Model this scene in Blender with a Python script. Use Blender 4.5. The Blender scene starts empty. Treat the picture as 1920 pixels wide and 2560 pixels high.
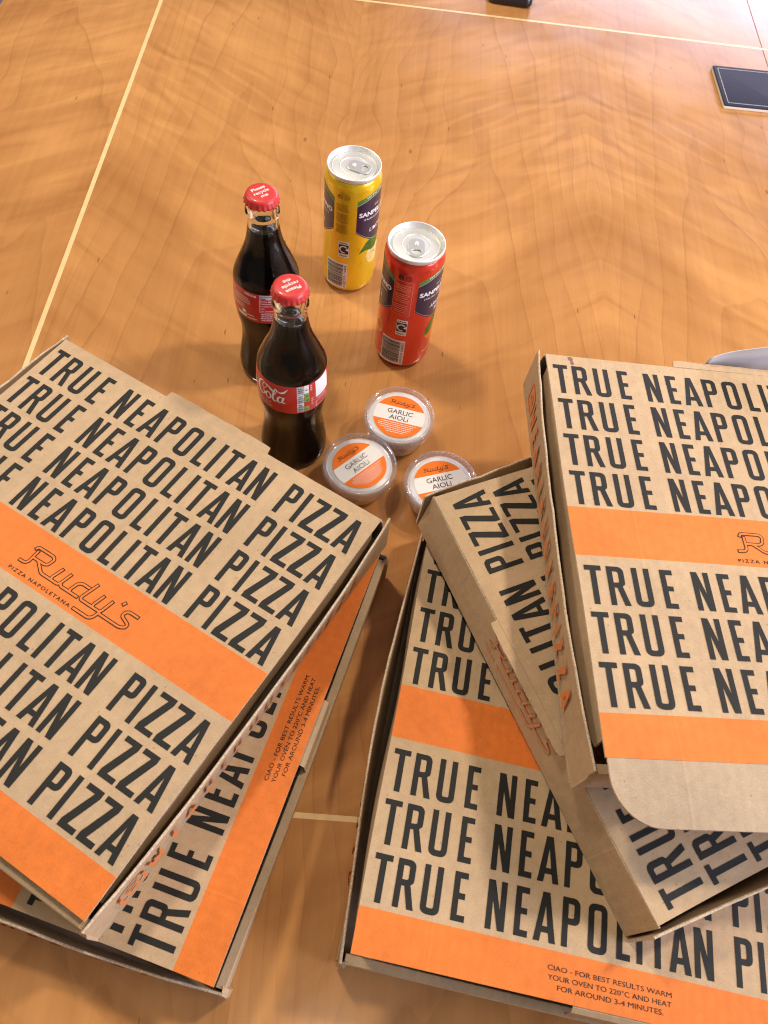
import bpy, bmesh, math, random
from mathutils import Matrix, Vector
SC = bpy.context.scene
COL = SC.collection
PI = math.pi
rnd = random.Random(7)

# ------------------------------------------------------------------ camera
cam = bpy.data.cameras.new('camera')
cam_o = bpy.data.objects.new('camera', cam)
COL.objects.link(cam_o)
RT, UP, FW = (0.9858, 0.1452, 0.0841), (-0.1678, 0.8531, 0.4941), (0.0, 0.5012, -0.8653)
M = Matrix(((RT[0], UP[0], -FW[0], 0.0), (RT[1], UP[1], -FW[1], 0.0), (RT[2], UP[2], -FW[2], 0.6429), (0, 0, 0, 1)))
cam_o.matrix_world = M
cam.sensor_fit = 'VERTICAL'
cam.sensor_height = 36.0
cam.sensor_width = 27.0
cam.lens = 36.0 * 1966.18 / 2560.0
cam.clip_start, cam.clip_end = 0.02, 60.0
cam.dof.use_dof = True
cam.dof.focus_distance = 0.74
cam.dof.aperture_fstop = 16.0
SC.camera = cam_o
SC.render.resolution_x, SC.render.resolution_y = 768, 1024

# ------------------------------------------------------------------ light
w = bpy.data.worlds.new('World')
SC.world = w
w.use_nodes = True
w.node_tree.nodes['Background'].inputs[0].default_value = (1.0, 0.90, 0.80, 1)
w.node_tree.nodes['Background'].inputs[1].default_value = 0.12


def area(name, loc, target, sx, sy, power, col):
    l = bpy.data.lights.new(name, 'AREA')
    l.shape = 'RECTANGLE'
    l.size, l.size_y = sx, sy
    l.energy = power
    l.color = col
    o = bpy.data.objects.new(name, l)
    COL.objects.link(o)
    o.location = loc
    o.rotation_euler = (Vector(target) - Vector(loc)).to_track_quat('-Z', 'Y').to_euler()
    return o


WARM = (1.0, 0.88, 0.73)
area('ceiling_lamp', (0.90, 0.85, 1.60), (0.1, 0.6, 0), 0.14, 0.14, 15, WARM)
area('ceiling_lamp', (-0.72, 0.98, 1.75), (-0.05, 0.6, 0), 0.20, 0.20, 15, WARM)
area('left_fill_light', (-1.75, 0.55, 0.95), (-0.1, 0.45, 0), 1.0, 0.6, 8, WARM)  # added low soft fill from the left, not a known fitting
area('ceiling_lamp', (0.10, -0.27, 2.05), (0.0, 0.2, 0), 0.10, 0.10, 1.2, WARM)
area('window_light', (2.2, -0.05, 0.85), (0.2, 0.3, 0.0), 1.4, 0.9, 56, (0.76, 0.80, 1.0))
area('window_light', (1.7, 4.5, 1.00), (0.4, 1.3, 0.0), 4.2, 1.2, 112, (0.79, 0.76, 1.0))

SC.view_settings.view_transform = 'Standard'
SC.view_settings.look = 'None'
SC.view_settings.gamma = 1.0
SC.view_settings.exposure = 0.38
SC.render.engine = 'CYCLES'
SC.cycles.use_denoising = True
SC.cycles.filter_width = 1.1
SC.cycles.max_bounces = 14
SC.cycles.transmission_bounces = 12
SC.cycles.transparent_max_bounces = 16
SC.cycles.caustics_reflective = False
SC.cycles.caustics_refractive = False

# ------------------------------------------------------------------ helpers


def obj(name, me, mats, parent=None, mw=None):
    o = bpy.data.objects.new(name, me)
    COL.objects.link(o)
    for m in (mats if isinstance(mats, (list, tuple)) else [mats]):
        me.materials.append(m)
    if parent is not None:
        o.parent = parent
    if mw is not None:
        o.matrix_local = mw
    return o


def empty(name, label, cat, mw, group=None):
    o = bpy.data.objects.new(name, None)
    COL.objects.link(o)
    o.empty_display_size = 0.03
    o.matrix_world = mw
    o['label'] = label
    o['category'] = cat
    if group:
        o['group'] = group
    return o


class MB:
    """collects vertices and faces of one mesh"""
    def __init__(s):
        s.v, s.f, s.m, s.uv = [], [], [], []

    def add(s, verts, faces, mi=0):
        k = len(s.v)
        s.v += [tuple(p) for p in verts]
        for fc in faces:
            s.f.append([k + i for i in fc])
            s.m.append(mi)

    def mesh(s, name, smooth=False, merge=0.0):
        me = bpy.data.meshes.new(name)
        me.from_pydata(s.v, [], s.f)
        for i, p in enumerate(me.polygons):
            p.material_index = s.m[i]
            p.use_smooth = smooth
        if merge or smooth:
            bm = bmesh.new()
            bm.from_mesh(me)
            if merge:
                bmesh.ops.remove_doubles(bm, verts=bm.verts, dist=merge)
            bmesh.ops.recalc_face_normals(bm, faces=bm.faces)
            bm.to_mesh(me)
            bm.free()
        me.update()
        return me


def lathe(prof, n=64, rmod=None):
    """closed surface from an (r, z) profile; r = 0 ends close it"""
    mb = MB()
    V, F = [], []
    rows = []
    for (r, z) in prof:
        if r < 1e-7:
            rows.append([len(V)])
            V.append((0, 0, z))
        else:
            row = []
            for i in range(n):
                a = 2 * PI * i / n
                rr = r * (rmod(a, z) if rmod else 1.0)
                row.append(len(V))
                V.append((rr * math.cos(a), rr * math.sin(a), z))
            rows.append(row)
    for a, b in zip(rows[:-1], rows[1:]):
        for i in range(n):
            j = (i + 1) % n
            if len(a) == 1 and len(b) == 1:
                continue
            if len(a) == 1:
                F.append((a[0], b[j], b[i]))
            elif len(b) == 1:
                F.append((a[i], a[j], b[0]))
            else:
                F.append((a[i], a[j], b[j], b[i]))
    mb.add(V, F)
    return mb


def catmull(pts, sub=5):
    out = []
    n = len(pts)
    for i in range(n - 1):
        p0, p1, p2, p3 = pts[max(i - 1, 0)], pts[i], pts[i + 1], pts[min(i + 2, n - 1)]
        for k in range(sub):
            t = k / sub
            out.append(tuple(0.5 * (2 * b + (c - a) * t + (2 * a - 5 * b + 4 * c - d) * t * t + (-a + 3 * b - 3 * c + d) * t ** 3)
                             for a, b, c, d in zip(p0, p1, p2, p3)))
    out.append(tuple(pts[-1]))
    return out


def box_mb(mb, x0, x1, y0, y1, z0, z1, mi=0):
    v = [(x, y, z) for x in (x0, x1) for y in (y0, y1) for z in (z0, z1)]
    mb.add(v, [(0, 1, 3, 2), (4, 6, 7, 5), (0, 4, 5, 1), (2, 3, 7, 6), (0, 2, 6, 4), (1, 5, 7, 3)], mi)


# ---- 2D shapes: lists of (verts, faces) in the plane


def fill_contours(contours):
    """even-odd fill of closed polygons -> (verts2d, faces)"""
    cu = bpy.data.curves.new('tmp_outline', 'CURVE')
    cu.dimensions = '2D'
    cu.fill_mode = 'BOTH'
    for c in contours:
        sp = cu.splines.new('POLY')
        sp.points.add(len(c) - 1)
        for p, q in zip(sp.points, c):
            p.co = (q[0], q[1], 0, 1)
        sp.use_cyclic_u = True
    return _curve_mesh(cu)


def _curve_mesh(cu):
    o = bpy.data.objects.new('tmp_outline', cu)
    COL.objects.link(o)
    bpy.context.view_layer.update()
    dg = bpy.context.evaluated_depsgraph_get()
    me = o.evaluated_get(dg).to_mesh()
    V = [(v.co.x, v.co.y) for v in me.vertices]
    F = [list(p.vertices) for p in me.polygons]
    o.evaluated_get(dg).to_mesh_clear()
    bpy.data.objects.remove(o)
    bpy.data.curves.remove(cu)
    # keep faces counter-clockwise
    out = []
    for f in F:
        a = sum(V[f[i]][0] * V[f[(i + 1) % len(f)]][1] - V[f[(i + 1) % len(f)]][0] * V[f[i]][1] for i in range(len(f)))
        out.append(f if a > 0 else f[::-1])
    return V, out


_TXT = {}


def text2d(body, track=1.0, bold=0.0):
    """built-in typeface as flat polygons, normalised: x from 0, baseline y = 0, cap height 1"""
    key = (body, track, bold)
    if key in _TXT:
        return _TXT[key]
    cu = bpy.data.curves.new('tmp_text', 'FONT')
    cu.body = body
    cu.size = 1.0
    cu.resolution_u = 3
    cu.space_character = track
    cu.offset = bold
    V, F = _curve_mesh(cu)
    x0 = min(v[0] for v in V)
    V = [((x - x0) / 0.729, y / 0.729) for x, y in V]
    _TXT[key] = (V, F)
    return V, F


def fit_text(body, width, height, track=1.0, bold=0.0):
    """text scaled to a width and a cap height"""
    V, F = text2d(body, track, bold)
    wmax = max(v[0] for v in V)
    sx = width / wmax if width else height
    return [(x * sx, y * height) for x, y in V], F


def ribbon(pts, wd):
    """flat stroke with mitred corners; wd number or list"""
    n = len(pts)
    L, Rr = [], []
    for i in range(n):
        a = Vector(pts[max(i - 1, 0)]).to_2d()
        b = Vector(pts[i]).to_2d()
        c = Vector(pts[min(i + 1, n - 1)]).to_2d()
        d1 = (b - a).normalized() if i > 0 else (c - b).normalized()
        d2 = (c - b).normalized() if i < n - 1 else d1
        t = (d1 + d2)
        t = t.normalized() if t.length > 1e-6 else d1
        k = max(0.5, t.dot(d1))
        h = (wd if not isinstance(wd, (list, tuple)) else wd[i]) / 2 / k
        nn = Vector((-t.y, t.x))
        L.append(tuple(b + nn * h))
        Rr.append(tuple(b - nn * h))
    V = L + Rr
    F = [(i, n + i, n + i + 1, i + 1) for i in range(n - 1)]
    return V, F


def rounded(pts, rad, seg=4):
    """round the inner corners of an open polyline"""
    out = [pts[0]]
    for i in range(1, len(pts) - 1):
        a, b, c = Vector(pts[i - 1]), Vector(pts[i]), Vector(pts[i + 1])
        r = min(rad, (a - b).length * 0.48, (c - b).length * 0.48)
        p, q = b + (a - b).normalized() * r, b + (c - b).normalized() * r
        for k in range(seg + 1):
            t = k / seg
            out.append(tuple((1 - t) ** 2 * p + 2 * t * (1 - t) * b + t * t * q))
    out.append(pts[-1])
    return out


def disc2d(cx, cy, r, n=24, r2=None, sx=1.0):
    V = [(cx + r * sx * math.cos(2 * PI * i / n), cy + r * math.sin(2 * PI * i / n)) for i in range(n)]
    if r2 is None:
        return V, [list(range(n))]
    V += [(cx + r2 * sx * math.cos(2 * PI * i / n), cy + r2 * math.sin(2 * PI * i / n)) for i in range(n)]
    return V, [(i, (i + 1) % n, n + (i + 1) % n, n + i) for i in range(n)]


def strip_fill(cont, nx=16):
    """fill an x-monotone contour with vertical strips, so that it bends round a cylinder"""
    xs = [p[0] for p in cont]
    x0, x1 = min(xs), max(xs)
    V = []
    for i in range(nx + 1):
        x = x0 + (x1 - x0) * min(max(i / nx, 1e-4), 1 - 1e-4)
        ys = []
        for a, b in zip(cont, list(cont[1:]) + [cont[0]]):
            if (a[0] - x) * (b[0] - x) <= 0 and abs(a[0] - b[0]) > 1e-9:
                ys.append(a[1] + (b[1] - a[1]) * (x - a[0]) / (b[0] - a[0]))
        V += [(x, min(ys)), (x, max(ys))]
    return V, [(2 * i, 2 * i + 2, 2 * i + 3, 2 * i + 1) for i in range(nx)]


def rect2d(x0, x1, y0, y1, nx=1, ny=1):
    V = [(x0 + (x1 - x0) * i / nx, y0 + (y1 - y0) * j / ny) for j in range(ny + 1) for i in range(nx + 1)]
    F = [(j * (nx + 1) + i, j * (nx + 1) + i + 1, (j + 1) * (nx + 1) + i + 1, (j + 1) * (nx + 1) + i) for j in range(ny) for i in range(nx)]
    return V, F


def xf(shape, dx=0.0, dy=0.0, s=1.0, rot=0.0, sy=None):
    V, F = shape
    c, sn = math.cos(rot), math.sin(rot)
    sy = s if sy is None else sy
    return [(dx + c * x * s - sn * y * sy, dy + sn * x * s + c * y * sy) for x, y in V], F


# ------------------------------------------------------------------ materials
MATS = {}


class NT:
    def __init__(s, name):
        s.m = bpy.data.materials.new(name)
        s.m.use_nodes = True
        s.t = s.m.node_tree
        s.b = s.t.nodes['Principled BSDF']
        s.out = s.t.nodes['Material Output']

    def n(s, typ, **kw):
        nd = s.t.nodes.new(typ)
        for k, v in kw.items():
            setattr(nd, k, v)
        return nd

    def l(s, a, b):
        s.t.links.new(a, b)

    def val(s, nd, i, v):
        if hasattr(v, 'is_output') or isinstance(v, bpy.types.NodeSocket):
            s.l(v, nd.inputs[i])
        else:
            nd.inputs[i].default_value = v

    def math(s, op, a, b=0.0, c=0.0, clamp=False):
        nd = s.n('ShaderNodeMath', operation=op, use_clamp=clamp)
        s.val(nd, 0, a)
        s.val(nd, 1, b)
        if op in ('MULTIPLY_ADD', 'SMOOTH_MIN', 'COMPARE', 'PINGPONG'):
            s.val(nd, 2, c)
        return nd.outputs[0]

    def mapping(s, vec, scale=(1, 1, 1), rot=(0, 0, 0), loc=(0, 0, 0)):
        nd = s.n('ShaderNodeMapping')
        s.l(vec, nd.inputs[0])
        nd.inputs['Scale'].default_value = scale
        nd.inputs['Rotation'].default_value = rot
        nd.inputs['Location'].default_value = loc
        return nd.outputs[0]

    def noise(s, vec, scale, detail=2.0, rough=0.5, dist=0.0):
        nd = s.n('ShaderNodeTexNoise')
        s.l(vec, nd.inputs['Vector'])
        nd.inputs['Scale'].default_value = scale
        nd.inputs['Detail'].default_value = detail
        nd.inputs['Roughness'].default_value = rough
        nd.inputs['Distortion'].default_value = dist
        return nd.outputs[0]

    def remap(s, v, a, b, c=0.0, d=1.0, smooth=False):
        nd = s.n('ShaderNodeMapRange')
        if smooth:
            nd.interpolation_type = 'SMOOTHSTEP'
        s.l(v, nd.inputs[0])
        for i, k in enumerate((a, b, c, d)):
            nd.inputs[i + 1].default_value = k
        return nd.outputs[0]

    def mix(s, fac, a, b, mode='MIX'):
        nd = s.n('ShaderNodeMix', data_type='RGBA', blend_type=mode)
        s.val(nd, 0, fac)
        for i, c in ((6, a), (7, b)):
            if isinstance(c, (tuple, list)):
                nd.inputs[i].default_value = (*c[:3], 1)
            else:
                s.l(c, nd.inputs[i])
        return nd.outputs[2]

    def bump(s, h, strength=0.2, dist=0.001, prev=None):
        nd = s.n('ShaderNodeBump')
        nd.inputs['Strength'].default_value = strength
        nd.inputs['Distance'].default_value = dist
        s.l(h, nd.inputs['Height'])
        if prev is not None:
            s.l(prev, nd.inputs['Normal'])
        return nd.outputs[0]

    def set(s, **kw):
        for k, v in kw.items():
            inp = s.b.inputs[k]
            if isinstance(v, bpy.types.NodeSocket):
                s.l(v, inp)
            else:
                inp.default_value = (*v, 1) if isinstance(v, (tuple, list)) and len(v) == 3 and k != 'Subsurface Radius' else v
        return s.m


def plain(name, col, rough=0.5, metal=0.0, bump=0.0, bscale=300.0, var=0.0, **kw):
    t = NT(name)
    o = t.n('ShaderNodeTexCoord').outputs['Object']
    c = col
    if var:
        nz = t.noise(o, bscale * 0.5, 3)
        c = t.mix(t.remap(nz, 0.35, 0.65), tuple(x * (1 - var) for x in col), tuple(min(1, x * (1 + var)) for x in col))
    t.set(**{'Base Color': c, 'Roughness': rough, 'Metallic': metal})
    if bump:
        t.set(Normal=t.bump(t.noise(o, bscale, 3), bump, 0.0006))
    for k, v in kw.items():
        t.set(**{k.replace('_', ' '): v})
    return t.m


def card_material(name, col, speck=0.14, rough=0.72, ink=False, corr=0.22):
    """corrugated kraft card, or ink printed on it"""
    t = NT(name)
    o = t.n('ShaderNodeTexCoord').outputs['Object']
    f1 = t.noise(t.mapping(o, (1, 1.6, 1)), 750, 4, 0.65)
    f2 = t.noise(o, 120, 3, 0.6)
    f3 = t.noise(o, 14, 2)
    k = t.math('ADD', t.math('MULTIPLY', t.remap(f1, 0.3, 0.7, -1, 1), speck * (0.45 if ink else 0.8)), t.math('MULTIPLY', t.remap(f2, 0.3, 0.7, -1, 1), speck * 0.5))
    k = t.math('ADD', k, t.math('MULTIPLY', t.remap(f3, 0.3, 0.7, -1, 1), speck * 0.5))
    bright = t.math('ADD', k, 1.0)
    nd = t.n('ShaderNodeVectorMath', operation='SCALE')
    nd.inputs[0].default_value = col
    t.l(bright, nd.inputs['Scale'])
    c = nd.outputs[0]
    # stray fibres and flecks
    vo = t.n('ShaderNodeTexVoronoi')
    vo.inputs['Scale'].default_value = 190
    t.l(t.mapping(o, (1, 1, 1)), vo.inputs['Vector'])
    fl = t.math('MULTIPLY', t.math('LESS_THAN', vo.outputs['Distance'], 0.13), t.remap(t.n('ShaderNodeSeparateColor').outputs[0], 0, 1, 0, 1))
    sep = fl.node.inputs[1].links[0].from_node.inputs[0].links[0].from_node
    t.l(vo.outputs['Color'], sep.inputs[0])
    fl = t.math('MULTIPLY', t.math('LESS_THAN', vo.outputs['Distance'], 0.13), t.math('GREATER_THAN', sep.outputs[0], 0.82))
    c = t.mix(t.math('MULTIPLY', fl, 0.25 if ink else 0.42), c, (0.16, 0.08, 0.04) if not ink else tuple(x * 0.5 for x in col))
    sx = t.n('ShaderNodeSeparateXYZ')
    t.l(o, sx.inputs[0])
    # flutes of the corrugation and the score line that runs across every lid
    flute = t.math('SINE', t.math('MULTIPLY', t.math('ADD', sx.outputs[0], t.math('MULTIPLY', f3, 0.004)), 2 * PI / 0.0078))
    dd = t.math('DIVIDE', t.math('SUBTRACT', sx.outputs[0], 0.0490), 0.0011)
    score = t.math('POWER', 2.718, t.math('MULTIPLY', t.math('MULTIPLY', dd, dd), -1.0))
    h = t.math('ADD', t.math('MULTIPLY', flute, corr), t.math('MULTIPLY', score, 0.9))
    nrm = t.bump(h, 0.35, 0.0004)
    nrm = t.bump(t.math('ADD', f1, f2), 0.28, 0.0004, nrm)
    t.set(**{'Base Color': c, 'Roughness': rough, 'Normal': nrm, 'Specular IOR Level': 0.3 if not ink else 0.22})
    return t.m


KRAFT = card_material('kraft_card', (0.485, 0.335, 0.195))
KRAFT_IN = card_material('kraft_card_inside', (0.43, 0.315, 0.205))
EDGE = plain('torn_card_edge', (0.60, 0.47, 0.33), 0.85, bump=0.6, bscale=1500, var=0.25)
INK = card_material('black_ink', (0.017, 0.016, 0.014), 0.16, 0.62, True)
ORANGE = card_material('orange_ink', (0.70, 0.180, 0.029), 0.16, 0.55, True)
LOGO_FILL = plain('orange_ink_plain', (0.78, 0.23, 0.036), 0.6)
RUST = plain('orange_ink_on_side', (0.74, 0.20, 0.04), 0.6)


def wood_material(name, dark, light, rough=0.165):
    t = NT(name)
    uv = t.n('ShaderNodeUVMap').outputs[0]
    sx = t.n('ShaderNodeSeparateXYZ')
    t.l(uv, sx.inputs[0])
    u, v = sx.outputs[0], sx.outputs[1]
    n1 = t.noise(t.mapping(uv, (6.0, 2.2, 1)), 1.0, 2, 0.5)
    n2 = t.noise(t.mapping(uv, (22, 7, 1)), 1.0, 2, 0.5)
    c = t.math('ADD', t.math('SUBTRACT', u, 0.152), t.math('MULTIPLY', t.math('SUBTRACT', n1, 0.5), 0.16))
    c2 = t.math('MULTIPLY', c, c)
    fv = t.math('ADD', t.math('MULTIPLY', v, 3.0), t.math('MULTIPLY', c2, 230.0))
    fv = t.math('ADD', fv, t.math('MULTIPLY', n1, 3.0))
    fv = t.math('ADD', fv, t.math('MULTIPLY', n2, 0.45))
    fr = t.math('FRACT', fv)
    # growth rings: sharp on one side, fading on the other
    line = t.math('MULTIPLY', t.remap(fr, 0.90, 0.975, smooth=True), t.remap(fr, 0.985, 1.0, 1, 0, smooth=True))
    soft = t.math('POWER', fr, 2.5)
    strength = t.remap(t.noise(t.mapping(uv, (9, 5, 1), loc=(3, 1, 0)), 1.0, 2), 0.38, 0.62, 0.10, 1.0)
    # curl figure: bands running across the grain at a slant, mirrored with the leaf
    wv = t.math('ADD', v, t.math('MULTIPLY', u, 0.62))
    cb = t.n('ShaderNodeCombineXYZ')
    t.l(t.math('MULTIPLY', u, 9.0), cb.inputs[0])
    t.l(t.math('MULTIPLY', wv, 29.0), cb.inputs[1])
    curl = t.noise(cb.outputs[0], 1.0, 2, 0.45, 0.9)
    cb2 = t.n('ShaderNodeCombineXYZ')
    t.l(t.math('MULTIPLY', u, 3.4), cb2.inputs[0])
    t.l(t.math('MULTIPLY', wv, 6.0), cb2.inputs[1])
    blot = t.noise(cb2.outputs[0], 1.0, 3, 0.5)
    fib = t.noise(t.mapping(uv, (900, 14, 1)), 1.0, 3, 0.6)
    fib2 = t.noise(t.mapping(uv, (150, 2.2, 1)), 1.0, 3, 0.6)
    plank = t.noise(t.mapping(uv, (26, 0.5, 1)), 1.0, 2, 0.6)
    k = t.math('MULTIPLY', t.math('MULTIPLY', t.remap(curl, 0.34, 0.66), t.remap(t.noise(t.mapping(uv, (5, 4, 1), loc=(7, 2, 0)), 1.0, 2), 0.35, 0.6, 0.35, 1.0)), 0.38)
    k = t.math('ADD', k, t.math('MULTIPLY', t.remap(blot, 0.32, 0.68), 0.36))
    k = t.math('ADD', k, t.math('MULTIPLY', t.remap(fib, 0.3, 0.7), 0.07))
    k = t.math('ADD', k, t.math('MULTIPLY', t.remap(fib2, 0.3, 0.7), 0.13))
    k = t.math('ADD', k, t.math('MULTIPLY', t.remap(plank, 0.35, 0.65), 0.12))
    k = t.math('SUBTRACT', k, t.math('MULTIPLY', soft, 0.10), clamp=True)
    col = t.mix(k, dark, light)
    ld = t.math('MULTIPLY', t.math('MULTIPLY', line, strength), 0.16)
    col = t.mix(ld, col, tuple(x * 0.45 for x in dark))
    # pores and small gum pockets
    vo = t.n('ShaderNodeTexVoronoi')
    t.l(t.mapping(uv, (150, 34, 1)), vo.inputs['Vector'])
    vo.inputs['Scale'].default_value = 1.0
    sc = t.n('ShaderNodeSeparateColor')
    t.l(vo.outputs['Color'], sc.inputs[0])
    pore = t.math('MULTIPLY', t.math('LESS_THAN', vo.outputs['Distance'], 0.14), t.math('GREATER_THAN', sc.outputs[0], 0.965))
    vo2 = t.n('ShaderNodeTexVoronoi')
    t.l(t.mapping(uv, (34, 17, 1)), vo2.inputs['Vector'])
    vo2.inputs['Scale'].default_value = 1.0
    sc2 = t.n('ShaderNodeSeparateColor')
    t.l(vo2.outputs['Color'], sc2.inputs[0])
    spot = t.math('MULTIPLY', t.remap(vo2.outputs['Distance'], 0.05, 0.10, 1, 0), t.math('GREATER_THAN', sc2.outputs[0], 0.965))
    col = t.mix(t.math('MULTIPLY', pore, 0.5), col, tuple(x * 0.3 for x in dark))
    col = t.mix(t.math('MULTIPLY', spot, 0.5), col, tuple(x * 0.22 for x in dark))
    rg = t.math('ADD', t.remap(t.noise(t.mapping(uv, (9, 9, 1)), 1.0, 4, 0.6), 0.3, 0.7, rough - 0.04, rough + 0.07), t.math('MULTIPLY', fib, 0.05))
    nrm = t.bump(fib, 0.035, 0.0004)
    nrm = t.bump(t.noise(t.mapping(uv, (26, 26, 1)), 1.0, 2), 0.03, 0.004, nrm)
    t.set(**{'Base Color': col, 'Roughness': rg, 'Normal': nrm, 'Specular IOR Level': 0.5})
    return t.m


WOOD = wood_material('cherry_veneer', (0.335, 0.135, 0.037), (0.66, 0.325, 0.108))
INLAY = plain('pale_inlay_wood', (0.80, 0.56, 0.27), 0.3, var=0.06, bscale=200)

# ------------------------------------------------------------------ table and floor
PSI = 0.0869727
fm = MB()
fm.add(*[[(-6, -6, -0.745), (6, -6, -0.745), (6, 8, -0.745), (-6, 8, -0.745)], [(0, 1, 2, 3)]])
fl = obj('floor', fm.mesh('floor'), plain('grey_carpet', (0.20, 0.21, 0.24), 0.95, bump=0.8, bscale=400, var=0.3))
fl['kind'] = 'structure'

table = empty('meeting_table', 'cherry veneer meeting table with pale inlay lines under the food and drinks', 'table', Matrix.Rotation(PSI, 4, 'Z'))


def slab(mb, s0, s1, t0, t1, z=0.0, th=0.028, uvf=None, cham=0.0):
    mb.v += [(s0, t0, z - th), (s1, t0, z - th), (s1, t1, z - th), (s0, t1, z - th), (s0, t0, z), (s1, t0, z), (s1, t1, z), (s0, t1, z)]
    mb.f += [(4, 5, 6, 7), (0, 3, 2, 1), (0, 1, 5, 4), (1, 2, 6, 5), (2, 3, 7, 6), (3, 0, 4, 7)]
    mb.m += [0] * 6


def veneer(s0, s1, t0, t1, mirror, vo, sw=None):
    mb = MB()
    slab(mb, s0, s1, t0, t1)
    me = mb.mesh('veneer_panel')
    ul = me.uv_layers.new(name='UVMap')
    for lp in me.loops:
        p = me.vertices[lp.vertex_index].co
        uu = (s1 - p.x) if mirror else (p.x - s0)
        ul.data[lp.index].uv = (uu + (sw or 0), p.y + vo)
    return obj('veneer_panel', me, WOOD, table)


G = 0.00025
cols = [(-0.3360, -0.050), (-0.050, 0.270), (0.270, 0.5620), (0.5632, 0.885), (0.885, 1.20)]
for i, (a, b) in enumerate(cols):
    mir = bool(i % 2)
    veneer(a, b, 0.0985, 1.2458, mir, 0.13)
    veneer(a, b, 1.2502, 2.30, mir, 0.55)
    veneer(a, b, -0.70, 0.0942, mir, 3.1)
veneer(-0.549, -0.3410, -0.70, 2.30, True, 5.3, 0.09)


def inlay(s0, s1, t0, t1):
    mb = MB()
    slab(mb, s0, s1, t0, t1, 0.0)
    obj('inlay_strip', mb.mesh('inlay_strip'), INLAY, table)


inlay(-0.3410, -0.3360, -0.70, 2.30)
inlay(-0.3360, 1.20, 1.2458, 1.2502)
inlay(-0.3360, 1.20, 0.0942, 0.0985)

# ------------------------------------------------------------------ display lettering of the boxes


def arc(cx, cy, r, a0, a1, n=4):
    return [(cx + r * math.cos(math.radians(a0 + (a1 - a0) * i / n)), cy + r * math.sin(math.radians(a0 + (a1 - a0) * i / n))) for i in range(n + 1)]


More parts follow.
